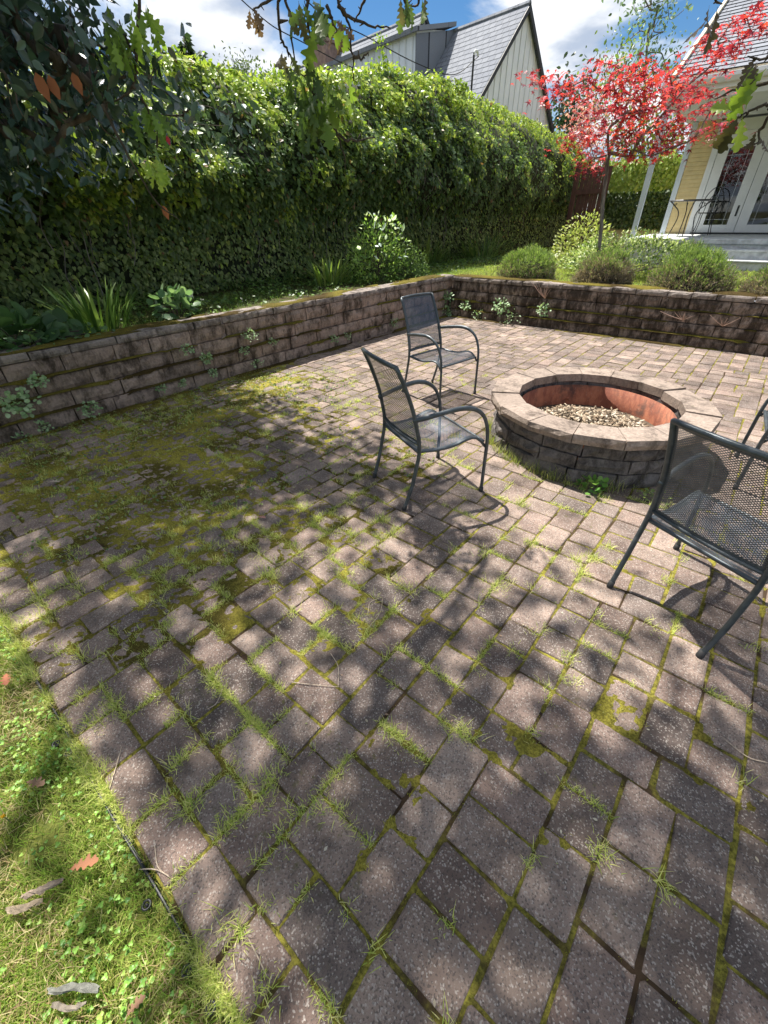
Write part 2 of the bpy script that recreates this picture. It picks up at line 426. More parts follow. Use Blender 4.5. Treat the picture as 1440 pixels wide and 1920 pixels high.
# ---- foliage scatter
def fan(pts, mid=(0.45, 0, -0.04)):
    V = [mid] + pts; n = len(pts)
    return np.array(V, float), np.array([(0, 1 + i, 1 + (i + 1) % n) for i in range(n)])
T_OVAL = fan([(0, 0, 0), (0.22, 0.2, 0.02), (0.55, 0.24, 0.03), (1, 0, -0.05), (0.55, -0.24, 0.03), (0.22, -0.2, 0.02)])
T_IVY = fan([(0.02, 0, 0), (-0.1, 0.24, 0.03), (0.22, 0.44, 0.05), (0.62, 0.26, 0.03), (1, 0, -0.06), (0.62, -0.26, 0.03), (0.22, -0.44, 0.05), (-0.1, -0.24, 0.03)], (0.35, 0, -0.05))
T_ROUND = fan([(0, 0, 0), (0.05, 0.32, 0.03), (0.4, 0.5, 0.06), (0.8, 0.38, 0.05), (1, 0, 0.0), (0.8, -0.38, 0.05), (0.4, -0.5, 0.06), (0.05, -0.32, 0.03)], (0.45, 0, -0.07))
T_QUAD = (np.array([(0, 0, 0), (0.5, 0.25, 0.03), (1, 0, 0), (0.5, -0.25, 0.03)], float), np.array([(0, 1, 2), (0, 2, 3)]))
T_BLADE = (np.array([(0, -0.5, 0), (0, 0.5, 0), (0.55, 0.36, 0.10), (0.55, -0.36, 0.10), (1, 0, 0.0)], float), np.array([(0, 1, 2), (0, 2, 3), (3, 2, 4)]))
def _palm():
    P = []
    for a, l in zip((-115, -62, -20, 20, 62, 115), (0.45, 0.8, 0.0, 0.0, 0.8, 0.45)): pass
    tips = [(-118, 0.5), (-68, 0.82), (-28, 0.95), (0, 1.05), (28, 0.95), (68, 0.82), (118, 0.5)]
    tips = [(-120, 0.5), (-65, 0.88), (0, 1.05), (65, 0.88), (120, 0.5)]
    for i, (a, l) in enumerate(tips):
        r = math.radians(a); P.append((l * math.cos(r), l * math.sin(r), -0.06))
        if i < len(tips) - 1:
            r2 = math.radians((a + tips[i + 1][0]) / 2); P.append((0.27 * math.cos(r2), 0.27 * math.sin(r2), 0.03))
    P.append((-0.1, 0, 0))
    return fan(P, (0.1, 0, 0.02))
T_PALM = _palm()
def unit(v): return v / (np.linalg.norm(v, axis=-1, keepdims=True) + 1e-9)
def scatter_arrays(T, P, X, N, S, col, wid=None):
    """stamp template T at points P with tip direction X, normal N, length S, colour col"""
    V0, F0 = T; n = len(P); k = len(V0)
    X = unit(X); N = N - (N * X).sum(1)[:, None] * X; N = unit(N); Y = np.cross(N, X)
    S = np.asarray(S, float).reshape(-1, 1, 1) * np.ones((n, 1, 1))
    W = S if wid is None else np.asarray(wid, float).reshape(-1, 1, 1) * np.ones((n, 1, 1))
    V = P[:, None, :] + S * V0[None, :, 0:1] * X[:, None, :] + W * V0[None, :, 1:2] * Y[:, None, :] + S * V0[None, :, 2:3] * N[:, None, :]
    Fc = F0[None] + (np.arange(n) * k)[:, None, None]
    return V.reshape(-1, 3), Fc.reshape(-1, 3), np.repeat(np.asarray(col, float), k, axis=0)
def merge(*parts):
    V, Fc, Co, b = [], [], [], 0
    for v, f, c in parts: V.append(v); Fc.append(f + b); Co.append(c); b += len(v)
    return np.vstack(V), np.vstack(Fc), np.vstack(Co)
def rand_dir(n): return unit(rng.normal(size=(n, 3)))
def colvar(n, cols, w=None, jit=0.18):
    cols = np.array(cols, float); i = rng.choice(len(cols), n, p=w)
    return cols[i] * (1 + rng.uniform(-jit, jit, (n, 1)))

def skeleton(base, targets, r_tip=0.006, r_scale=0.010, bend=0.12, n=6, power=0.5, seedpts=None, maxr=None):
    """tapered limbs from base through seedpts to every target; returns MB"""
    nodes = [np.array(base, float)]; par = [-1]
    for p in (seedpts or []):
        p = np.array(p, float); par.append(len(nodes) - 1); nodes.append(p)
    nseed = len(nodes)
    T = sorted([np.array(t, float) for t in targets], key=lambda t: np.linalg.norm(t - nodes[nseed - 1]))
    for t in T:
        A = np.array(nodes); d = np.linalg.norm(A - t, axis=1) + 0.0
        d[:max(0, nseed - 1)] += 0.6
        j = int(np.argmin(d)); L = d[j]
        mid = (nodes[j] + t) / 2 + rng.normal(size=3) * bend * L * 0.5
        nodes.append(mid); par.append(j); nodes.append(t); par.append(len(nodes) - 2)
    cnt = np.zeros(len(nodes))
    ch = [[] for _ in nodes]
    for i, p in enumerate(par):
        if p >= 0: ch[p].append(i)
    for i in range(len(nodes) - 1, -1, -1):
        if not ch[i]: cnt[i] += 1
        if par[i] >= 0: cnt[par[i]] += cnt[i]
    R = r_tip + r_scale * (cnt - 1) ** power
    if maxr: R = np.minimum(R, maxr)
    mb = MB()
    # continuous chains following the heaviest child
    started = set()
    stack = [(0, None)]
    while stack:
        i, fr = stack.pop()
        P = [nodes[fr]] if fr is not None else []; RR = [R[i] * 1.0] if fr is not None else []
        c = i
        while True:
            P.append(nodes[c]); RR.append(R[c])
            if not ch[c]: break
            k = max(ch[c], key=lambda q: cnt[q])
            for q in ch[c]:
                if q != k: stack.append((q, c))
            c = k
        if len(P) >= 2:
            Q = smooth_path(P, 3); rr = np.interp(np.linspace(0, 1, len(Q)), np.linspace(0, 1, len(RR)), RR)
            mb.tube(Q, rr, n)
    return mb

# ================================================================ SETTING
WX, WY = -4.83, 7.72            # foot of the left and of the far retaining wall
EDGE_Y = -0.15                  # near edge of the paving
TOPZ = 0.675                    # top of the walls
UPZ = 0.635                     # garden level behind the walls
BIG = 900.0

g = MB(); g.add([(-5.25, -BIG, -0.03), (BIG, -BIG, -0.03), (BIG, 8.1, -0.03), (-5.25, 8.1, -0.03)], [(0, 1, 2, 3)])
tag(g.build('lower_lawn_ground', M_lawn), kind='structure')
g = MB()
# garden level: one sheet round the sunken patio, gently uneven
def upz(x, y): return UPZ - 0.012 + 0.02 * (fbm(np.asarray(x) * 0.5, np.asarray(y) * 0.5, 3) - 0.5)
xs = np.concatenate([[-BIG, -300, -90, -40, -20], np.arange(-12, 6.01, 0.5), [9, 15, 30, 90, 300, BIG]])
xs = np.sort(np.append(xs, -5.15)); ys = np.sort(np.concatenate([[-BIG, -200, -60, -20], np.arange(-4, 24.01, 0.5), [7.96], [30, 60, 150, 400, BIG]]))
GV = []; idx = {}
for i, x in enumerate(xs):
    for j, y in enumerate(ys): idx[i, j] = len(GV); GV.append((x, y, float(upz(x, y))))
GF = []
for i in range(len(xs) - 1):
    for j in range(len(ys) - 1):
        if xs[i] >= -5.16 and ys[j + 1] <= 7.97: continue
        GF.append((idx[i, j], idx[i + 1, j], idx[i + 1, j + 1], idx[i, j + 1]))
tag(obj('upper_garden_ground', np.array(GV), GF, M_bed), kind='structure')

# ---- patio: base sheet, pavers laid by a skyline rule (2x2, 3x2 and 2x3 modules)
PATX0, PATX1, PATY1 = -4.90, 2.2, WY + 0.06
patio = root('patio', (0, 0, 0), kind='structure')
pb = MB(); pb.add([(PATX0, EDGE_Y, -0.0055), (PATX1, EDGE_Y, -0.0055), (PATX1, PATY1, -0.0055), (PATX0, PATY1, -0.0055), (PATX0, EDGE_Y, -0.06), (PATX1, EDGE_Y, -0.06)], [(0, 1, 2, 3), (4, 5, 1, 0)])
pb.build('joint_bed', M_joint, patio)
U = 0.0785
NXm = int((PATX1 - PATX0) / U); NYm = int((PATY1 - EDGE_Y) / U)
hgt = [0] * NXm; rects = []
rr = random.Random(11)
while True:
    h0 = min(hgt)
    if h0 >= NYm: break
    i = hgt.index(h0); j = i
    while j < NXm and hgt[j] == h0: j += 1
    gap = j - i
    if gap == 1: hgt[i] = h0 + 1; continue
    ok = [w for w in (2, 3) if w <= gap and gap - w != 1] or [gap]
    w = ok[0] if rr.random() < 0.66 else ok[-1]
    h = 2 if w == 3 else (2 if rr.random() < 0.66 else 3)
    x0 = PATX0 + i * U; y0 = EDGE_Y + h0 * U
    rects.append((x0, x0 + w * U, y0, y0 + h * U))
    for k in range(i, i + w): hgt[k] = h0 + h
PITC = np.array([-0.805, 3.66]); PIT_R = 0.835
def clip_ok(r):
    cx, cy = (r[0] + r[1]) / 2, (r[2] + r[3]) / 2
    return math.hypot(cx - PITC[0], cy - PITC[1]) > 0.74 and r[2] < PATY1 - 0.05
rects = [r for r in rects if clip_ok(r)]
tones = [(0.315, 0.257, 0.230), (0.270, 0.224, 0.206), (0.35, 0.288, 0.257), (0.235, 0.200, 0.188), (0.375, 0.312, 0.278), (0.300, 0.238, 0.214)]
def paver_geo(w, d, gap_j):
    """chamfered, corner-cut block, top near z = 0, about its own centre"""
    jit = lambda s: rr.uniform(-s, s)
    hw, hd = w / 2 - gap_j, d / 2 - gap_j
    c = rr.uniform(0.003, 0.008)
    base = [(-hw + c, -hd), (hw - c, -hd), (hw, -hd + c), (hw, hd - c), (hw - c, hd), (-hw + c, hd), (-hw, hd - c), (-hw, -hd + c)]
    base = [(x + jit(0.0036), y + jit(0.0036)) for x, y in base]
    if rr.random() < 0.35: q_ = rr.randrange(8); base[q_] = (base[q_][0] * rr.uniform(0.90, 0.97), base[q_][1] * rr.uniform(0.90, 0.97))
    e = rr.uniform(0.004, 0.008); V = []
    for z, ins in ((-0.05, 0.0), (-e, 0.0), (-e * 0.3, e * 0.45), (0.0, e * 1.4)):
        for x, y in base:
            sx, sy = (hw - ins) / hw, (hd - ins) / hd
            V.append((x * sx, y * sy, z + (jit(0.0008) if z > -0.04 else 0)))
    Fc = [tuple(range(24, 32))]
    for r_ in range(3):
        for k in range(8):
            a = r_ * 8 + k; b_ = r_ * 8 + (k + 1) % 8; Fc.append((a, b_, b_ + 8, a + 8))
    return np.array(V), Fc
cent = np.array([((a + b) / 2, (c + d) / 2, 0) for a, b, c, d in rects])
px, py, dz = pix(cent)
area = np.array([(b - a) * (d - c) for a, b, c, d in rects]) / np.maximum(dz, 0.2) ** 3
vis = (dz > 0.1) & (px > -60) & (px < 1500) & (py > 0) & (py < 1990)
order = np.argsort(-np.where(vis, area, -1))
near_ids = set(order[:298].tolist())
farV, farF, farC = [], [], []; nb = 0
PAVER_TOP = {}
for k, r in enumerate(rects):
    V, Fc = paver_geo(r[1] - r[0], r[3] - r[2], rr.uniform(0.0030, 0.0062))
    t = np.array(rr.choice(tones)) * np.array([1.04, 0.98, 0.92]) * rr.choice([0.58, 0.66, 0.74, 0.80, 0.86, 0.94]) * rr.uniform(0.94, 1.06)
    rx, ry, rz = rr.gauss(0, 0.010), rr.gauss(0, 0.010), rr.gauss(0, 0.020)
    cx, cy, cz = (r[0] + r[1]) / 2, (r[2] + r[3]) / 2, max(-0.003, rr.gauss(0, 0.0018))
    PAVER_TOP[k] = cz
    if k in near_ids:
        me = make_mesh('paver', V, Fc, M_paver, np.tile(t, (len(V), 1)))
        link('paver', me, patio, (cx, cy, cz), (rx, ry, rz))
    else:
        Rm = np.array(Matrix.Rotation(rz, 3, 'Z') @ Matrix.Rotation(ry, 3, 'Y') @ Matrix.Rotation(rx, 3, 'X'))
        farV.append(V @ Rm.T + (cx, cy, cz)); farF += [tuple(nb + q for q in f) for f in Fc]; farC.append(np.tile(t, (len(V), 1))); nb += len(V)
obj('paver_field', np.vstack(farV), farF, M_paver, patio, np.vstack(farC), kind='stuff')

# ---- moss creeping over the paving
def moss_bias(x, y):
    s = 0.0
    for (cx, cy, sx, sy, a) in ((-3.9, 1.5, 1.0, 1.2, 0.24), (-2.9, 1.2, 0.8, 0.8, 0.20), (-2.2, 0.7, 0.6, 0.6, 0.11), (-4.5, 2.8, 0.45, 1.2, 0.20), (-1.05, 1.08, 0.16, 0.13, 0.24),
                                (-0.80, 1.20, 0.09, 0.09, 0.16), (-0.36, 1.13, 0.13, 0.09, 0.14), (0.22, 1.28, 0.26, 0.09, 0.14), (-1.75, 0.25, 0.3, 0.2, 0.13), (-1.75, 1.5, 0.6, 0.4, 0.10), (-4.75, 5.0, 0.10, 3.0, 0.26)):
        s = s + a * np.exp(-((x - cx) / sx) ** 2 / 2 - ((y - cy) / sy) ** 2 / 2)
    return s
st = 0.0135
gx = np.arange(-4.86, 0.9, st); gy = np.arange(EDGE_Y + 0.005, 3.7, st)
XX, YY = np.meshgrid(gx, gy, indexing='ij')
# pull towards whole pavers: some blocks carry far more moss than their neighbours
pw = np.zeros_like(XX); jd = np.full_like(XX, 0.0)
for k, r in enumerate(rects):
    i0, i1 = np.searchsorted(gx, (r[0], r[1])); j0, j1 = np.searchsorted(gy, (r[2], r[3]))
    if i1 <= i0 or j1 <= j0: continue
    pw[i0:i1, j0:j1] = rr.gauss(-0.03, 0.095) * float(np.clip(moss_bias((r[0] + r[1]) / 2, (r[2] + r[3]) / 2) * 7, 0.12, 1))
    sx = np.minimum(XX[i0:i1, j0:j1] - r[0], r[1] - XX[i0:i1, j0:j1]); sy = np.minimum(YY[i0:i1, j0:j1] - r[2], r[3] - YY[i0:i1, j0:j1])
    jd[i0:i1, j0:j1] = np.minimum(sx, sy)
wm = fbm(XX * 2.2, YY * 2.2, 21, 5) * 0.46 + fbm(XX * 11, YY * 11, 33, 4) * 0.40 + moss_bias(XX, YY) + pw + 0.055 - 2.1 * np.clip(jd, 0, 0.055)
Hm = -0.012 + np.clip((wm - 0.550) * 0.17, -0.03, 0.013) + 0.020 * (fbm(XX * 38, YY * 38, 5, 3) - 0.5) * (wm > 0.48) + 0.006 * (fbm(XX * 130, YY * 130, 9, 1) - 0.5)
keep = np.zeros((len(gx) - 1, len(gy) - 1), bool)
mxh = np.maximum.reduce([Hm[:-1, :-1], Hm[1:, :-1], Hm[1:, 1:], Hm[:-1, 1:]])
keep = mxh > -0.0055
vid = np.arange(XX.size).reshape(XX.shape)
Q = np.stack([vid[:-1, :-1][keep], vid[1:, :-1][keep], vid[1:, 1:][keep], vid[:-1, 1:][keep]], 1)
used, inv = np.unique(Q, return_inverse=True)
VV = np.stack([XX.ravel(), YY.ravel(), Hm.ravel()], 1)[used]
tn = fbm(VV[:, 0] * 3.1 + 5, VV[:, 1] * 3.1, 61, 3)[:, None]; tn = np.clip((tn - 0.38) / 0.28, 0, 1)
mc = (1 - tn) * np.array([[0.105, 0.092, 0.024]]) + tn * np.array([[0.29, 0.265, 0.055]])
tag(obj('moss_carpet', VV, inv.reshape(-1, 4), M_moss, None, mc, True), 'olive and yellow green moss creeping over the shaded pavers', 'moss', kind='stuff')
def moss_level(x, y):
    i = np.clip(((x - gx[0]) / st).astype(int), 0, len(gx) - 1); j = np.clip(((y - gy[0]) / st).astype(int), 0, len(gy) - 1)
    return np.maximum(Hm[i, j], -0.0095), wm[i, j]

# ---- grass and little weeds rooted in the joints
def joint_points(n, weight):
    out = []
    R_ = np.array(rects)
    while len(out) < n:
        k = rng.integers(0, len(R_), 4000); r = R_[k]
        side = rng.random(4000) < (r[:, 1] - r[:, 0]) / ((r[:, 1] - r[:, 0]) + (r[:, 3] - r[:, 2]))
        t = rng.random(4000)
        x = np.where(side, r[:, 0] + t * (r[:, 1] - r[:, 0]), r[:, 0]); y = np.where(side, r[:, 2], r[:, 2] + t * (r[:, 3] - r[:, 2]))
        ok = rng.random(4000) < weight(x, y)
        for a, b in zip(x[ok], y[ok]):
            out.append((a, b))
            if len(out) >= n: break
    return np.array(out)
def grass_w(x, y):
    dens = np.clip(1.2 - 0.26 * (y + 0.2), 0.04, 1) * np.clip(0.18 + 0.42 * (-x), 0.10, 1)
    nz = fbm(x * 2.0 + 3, y * 2.0, 77, 3)
    return dens * np.clip((nz - 0.44) * 6, 0.02, 1) * (y < 5.0) * (x < 0.9)
def tufts(P, nb, L0, L1, wid, cols, z0=-0.008, spread=0.9, jit=0.012):
    n = len(P); PP = np.repeat(P, nb, axis=0); N_ = len(PP)
    base = np.column_stack([PP[:, 0] + rng.normal(0, jit, N_), PP[:, 1] + rng.normal(0, jit, N_), np.full(N_, z0)])
    if P.shape[1] > 2: base[:, 2] = PP[:, 2]
    a = rng.uniform(0, 2 * math.pi, N_); lean = rng.uniform(0.15, 1, N_) * spread
    X = np.column_stack([np.cos(a) * lean, np.sin(a) * lean, np.full(N_, 0.75)])
    sc_ = np.repeat(rng.uniform(0.6, 1.25, n), nb)
    S = rng.uniform(L0, L1, N_) * sc_
    N = np.column_stack([-np.cos(a), -np.sin(a), np.full(N_, 1.0)])
    return scatter_arrays(T_BLADE, base, X, N, S, colvar(N_, cols), np.full(N_, wid))
GR = [(0.50, 0.54, 0.15), (0.58, 0.60, 0.21), (0.40, 0.47, 0.11), (0.64, 0.60, 0.29), (0.31, 0.40, 0.09)]
P1 = joint_points(850, grass_w); P2 = joint_points(5200, lambda x, y: np.clip(0.25 + grass_w(x, y), 0, 1) * (y < 4.5) * (x < 1.0) * (x > -4.8))
clump = P1[rng.integers(0, len(P1), 700)] + rng.normal(0, 0.026, (700, 2))
v1 = tufts(np.vstack([P1, clump]), 22, 0.018, 0.056, 0.0027, GR, spread=1.5, jit=0.016)
def strips(n, weight):
    R_ = np.array(rects); out = []
    while n > 0:
        r = R_[rng.integers(0, len(R_))]; hor = rng.random() < 0.5
        c0 = (r[0], r[2]); c1 = (r[1], r[2]) if hor else (r[0], r[3])
        if rng.random() > weight(np.array([c0[0]]), np.array([c0[1]]))[0]: continue
        a, b = np.sort(rng.random(2)) if rng.random() < 0.5 else (0.0, 1.0); L = math.hypot(c1[0] - c0[0], c1[1] - c0[1]) * (b - a)
        t = a + (b - a) * rng.random(max(4, int(L / 0.0042))); out.append(np.column_stack([c0[0] + t * (c1[0] - c0[0]), c0[1] + t * (c1[1] - c0[1])])); n -= 1
    return np.vstack(out)
def strip_w(x, y):
    z1 = np.exp(-((x + 1.25) / 0.55) ** 2 - ((y - 0.30) / 0.42) ** 2) + 0.8 * np.exp(-((x + 2.3) / 0.8) ** 2 - ((y - 0.8) / 0.6) ** 2) + 0.45 * np.exp(-((x + 0.55) / 0.5) ** 2 - ((y - 0.1) / 0.45) ** 2) + 0.35 * np.exp(-((x + 1.5) / 1.2) ** 2 - ((y - 1.7) / 0.8) ** 2)
    return np.clip(z1 * np.clip((fbm(x * 3.5, y * 3.5, 31, 2) - 0.36) * 5, 0.05, 1) + 0.02, 0, 1) * (y > EDGE_Y - 0.01) * (y < 3)
PS = strips(210, strip_w)
v4 = tufts(PS, 6, 0.010, 0.038, 0.0024, GR, spread=1.6, jit=0.008)
ex = np.column_stack([rng.uniform(-2.4, -0.25, 900), np.full(900, EDGE_Y + 0.0)]); ex = ex[fbm(ex[:, 0] * 4, ex[:, 1] * 0, 12, 2) > 0.47]; ex[:, 1] += rng.normal(-0.012, 0.014, len(ex))
v5 = tufts(ex, 8, 0.015, 0.05, 0.0017, GR, spread=1.3, jit=0.008)
v2 = tufts(P2, 5, 0.006, 0.016, 0.0022, [(0.24, 0.24, 0.04), (0.30, 0.28, 0.05), (0.16, 0.17, 0.03)], spread=1.3, jit=0.005)
# fine fuzz on the thick moss
fx = rng.uniform(-4.84, 0.85, 60000); fy = rng.uniform(EDGE_Y, 3.6, 60000); fz, fw_ = moss_level(fx, fy)
sel = (fz > 0.0005) & (rng.random(60000) < np.clip((fbm(fx * 2.5, fy * 2.5, 19, 3) - 0.35) * 4, 0.15, 1)); PF = np.column_stack([fx, fy, fz - 0.002])[sel]
v3 = tufts(PF, 4, 0.007, 0.024, 0.0024, [(0.20, 0.18, 0.04), (0.30, 0.28, 0.07), (0.42, 0.41, 0.14), (0.12, 0.11, 0.025)], spread=1.4, jit=0.004)
V_, F_, C_ = merge(v1, v2, v3, v4, v5)
tag(obj('joint_grass', V_, F_, M_grass, None, C_), 'fine pale green grass sprouting from the paver joints', 'grass', kind='stuff')
# tiny round weed leaves in the moss by the left wall
lx = rng.uniform(-4.82, -1.6, 9000); ly = rng.uniform(0.0, 3.6, 9000); lz, lw = moss_level(lx, ly)
dens = np.clip((fbm(lx * 1.7, ly * 1.7, 5, 3) - 0.46) * 5, 0, 1) * np.clip(1.15 + (-lx - 3.6) * 0.5, 0.25, 1)
sel = (lw > 0.44) & (rng.random(9000) < dens * 1.3); n_ = sel.sum()
PL = np.column_stack([lx, ly, np.maximum(lz, 0) + rng.uniform(0.002, 0.02, 9000)])[sel]
Nw = rand_dir(n_) * 0.5 + (0, 0, 1); Xw = rand_dir(n_) + (0, 0, 0.1)
V_, F_, C_ = scatter_arrays(T_ROUND, PL, Xw, Nw, rng.uniform(0.008, 0.02, n_), colvar(n_, [(0.13, 0.20, 0.05), (0.22, 0.28, 0.08), (0.30, 0.34, 0.13), (0.09, 0.16, 0.05)]))
tag(obj('seedling_weeds', V_, F_, M_leaf, None, C_), 'tiny round leaved seedlings dotting the moss near the left wall', 'weeds', kind='stuff')

# ---- lower lawn in the near corner
def lawn_patch(n, x0, x1, y0, y1, L0, L1, wid, z, cols, dens=None):
    x = rng.uniform(x0, x1, n); y = rng.uniform(y0, y1, n)
    if dens is not None:
        s = rng.random(n) < dens(x, y); x, y = x[s], y[s]
    n = len(x); a = rng.uniform(0, 2 * math.pi, n); ln = rng.uniform(0.2, 1.2, n)
    X = np.column_stack([np.cos(a) * ln, np.sin(a) * ln, np.full(n, 0.8)]); N = np.column_stack([-np.cos(a), -np.sin(a), np.ones(n)])
    zz_ = z(x, y) if callable(z) else np.full(n, z)
    return scatter_arrays(T_BLADE, np.column_stack([x, y, zz_]), X, N, rng.uniform(L0, L1, n), colvar(n, cols, jit=0.25), np.full(n, wid))
LG = [(0.22, 0.33, 0.05), (0.30, 0.42, 0.08), (0.15, 0.25, 0.04), (0.42, 0.44, 0.14), (0.36, 0.35, 0.12)]
ld = lambda x, y: np.clip((fbm(x * 5, y * 5, 8, 3) - 0.25) * 2.2, 0.12, 1)
vA = lawn_patch(80000, -3.0, -0.2, -0.85, EDGE_Y - 0.002, 0.025, 0.06, 0.0021, -0.03, LG, ld)
vB = lawn_patch(26000, -7.0, 0.6, -2.6, -0.5, 0.03, 0.07, 0.004, -0.03, LG, ld)
n = 16000; x = rng.uniform(-3.0, -0.2, n); y = rng.uniform(-0.9, EDGE_Y - 0.005, n); s = rng.random(n) < np.clip((fbm(x * 4 + 7, y * 4, 18, 3) - 0.42) * 5, 0.05, 1); x, y = x[s], y[s]; n = len(x)
vC = scatter_arrays(T_BLADE, np.column_stack([x, y, rng.uniform(-0.022, 0.0, n)]), rand_dir(n) * (1, 1, 0.15), rand_dir(n) * 0.3 + (0, 0, 1), rng.uniform(0.02, 0.06, n), colvar(n, [(0.36, 0.29, 0.15), (0.28, 0.20, 0.10), (0.44, 0.38, 0.20), (0.20, 0.13, 0.07)]), np.full(n, 0.0022))
V_, F_, C_ = merge(vA, vB, vC)
tag(obj('lawn_grass', V_, F_, M_grass, None, C_), 'bright green grass blades of the lawn beside the pavers', 'grass', kind='stuff')
n = 5200; x = rng.uniform(-3.0, -0.2, n); y = rng.uniform(-0.9, EDGE_Y - 0.02, n)
s = rng.random(n) < np.clip((fbm(x * 3.3, y * 3.3, 14, 3) - 0.42) * 5, 0.02, 1); x, y = x[s], y[s]; n = len(x)
# clover: three leaflets to a stalk
aa = np.repeat(rng.uniform(0, 6.28, n), 3) + np.tile([0, 2.09, 4.19], n)
PZ = np.repeat(rng.uniform(-0.012, 0.022, n), 3); PC = np.column_stack([np.repeat(x, 3), np.repeat(y, 3), PZ])
XD = np.column_stack([np.cos(aa), np.sin(aa), rng.uniform(-0.1, 0.35, 3 * n)]); NN = rand_dir(3 * n) * 0.3 + (0, 0, 1)
V_, F_, C_ = scatter_arrays(T_ROUND, PC, XD, NN, np.repeat(rng.uniform(0.0045, 0.0095, n), 3), np.repeat(colvar(n, [(0.16, 0.31, 0.05), (0.22, 0.40, 0.07), (0.10, 0.22, 0.04), (0.30, 0.44, 0.09)], jit=0.25), 3, axis=0))
tag(obj('clover_patch', V_, F_, M_leaf, None, C_), 'low clover leaves mixed into the near lawn', 'clover', kind='stuff')

# ================================================================ RETAINING WALLS
def rough_block(seed, L=1.0, depth=0.24, h=0.15, rough=0.011):
    """split face towards -Y local, length along X, unit length; bottom at z=0"""
    r_ = np.random.default_rng(seed); nx, nz = 7, 4
    V = []; Fc = []
    for j in range(nz):
        for i in range(nx):
            u = i / (nx - 1) - 0.5; w = j / (nz - 1)
            edge = (i in (0, nx - 1)) or (j in (0, nz - 1))
            y = r_.normal(0, rough * 0.5) - (0.0 if edge else rough)
            if edge: y += 0.008
            V.append((u * L + (0 if i in (0, nx - 1) else r_.uniform(-0.02, 0.02)), y, w * h))
    for j in range(nz - 1):
        for i in range(nx - 1):
            a = j * nx + i; Fc.append((a, a + 1, a + nx + 1, a + nx))
    b0 = len(V)
    V += [(-0.5 * L, depth, 0), (0.5 * L, depth, 0), (0.5 * L, depth, h), (-0.5 * L, depth, h)]
    top = [(nz - 1) * nx + i for i in range(nx)]; bot = list(range(nx))
    Fc.append(tuple(top) + (b0 + 2, b0 + 3)); Fc.append(tuple(reversed(bot)) + (b0, b0 + 1))
    Fc.append((b0 + 3, b0) + tuple(j * nx for j in range(nz)))
    Fc.append((b0 + 1, b0 + 2) + tuple((nz - 1 - j) * nx + nx - 1 for j in range(nz)))
    return np.array(V), Fc
COURSES = [(-0.03, 0.138, 0.0), (0.141, 0.292, 0.027), (0.295, 0.447, 0.052), (0.450, 0.603, 0.074)]
def retaining_wall(name, axis, a0, a1, foot, mat, label, seed):
    """axis 'Y': wall face looks to +X, running along Y; axis 'X': face looks to -Y, running along X"""
    r_ = random.Random(seed)
    base = (foot, (a0 + a1) / 2, 0) if axis == 'Y' else ((a0 + a1) / 2, foot, 0)
    R = root(name, base, label, 'retaining wall')
    vars_ = {}
    def place(nm, u0, u1, z0, h, back, me_key, mt, rough, depth, lift=0.0):
        k = (nm, me_key)
        if k not in vars_:
            V, Fc = rough_block(seed * 31 + me_key, 1.0, depth, 1.0, rough)
            vars_[k] = make_mesh(nm, V, Fc, mt)
        u = (u0 + u1) / 2; L = u1 - u0 - r_.uniform(0.007, 0.013)
        jy = r_.gauss(0, 0.005); rz = r_.gauss(0, 0.012)
        if axis == 'Y': loc = (-(back + jy), u - base[1], z0); rot = (0, 0, math.pi / 2 + rz)
        else: loc = (u - base[0], back + jy, z0); rot = (0, 0, rz)
        link(nm, vars_[k], R, loc, rot, (L, 1, h))
    for ci, (z0, z1, back) in enumerate(COURSES):
        u = a0 - r_.uniform(0, 0.3)
        while u < a1:
            L = r_.choice([0.36, 0.44, 0.46, 0.47, 0.48])
            if min(u + L, a1) - max(u, a0) > 0.05: place('block', max(u, a0), min(u + L, a1), z0, z1 - z0 - r_.uniform(0.003, 0.008), back, r_.randrange(8), mat, 0.010, 0.22)
            u += L
            if a1 - u < 0.12: break
    bf = MB()
    if axis == 'Y': bf.box(foot - 0.30, foot - 0.13, a0, a1, -0.1, 0.598)
    else: bf.box(a0, a1, foot + 0.13, foot + 0.30, -0.1, 0.598)
    bf.build('sun_block_core', M_bed, R)  # solid box added behind the blocks to stop sun leaking through the gaps
    u = a0
    while u < a1 - 0.1:
        L = r_.choice([0.30, 0.33, 0.36, 0.42]); L = min(L, a1 - u)
        place('cap_stone', u, u + L, 0.606 + r_.gauss(0, 0.002), TOPZ - 0.606, 0.058, r_.randrange(8), M_cap, 0.004, 0.30)
        u += L
    return R
wall_l = retaining_wall('left_retaining_wall', 'Y', -1.6, WY + 0.34, WX, M_block, 'long stepped block retaining wall below the ivy hedge', 3)
wall_f = retaining_wall('far_retaining_wall', 'X', WX + 0.02, 3.4, WY, M_block_far, 'dark mossy block retaining wall below the lavender bushes', 5)

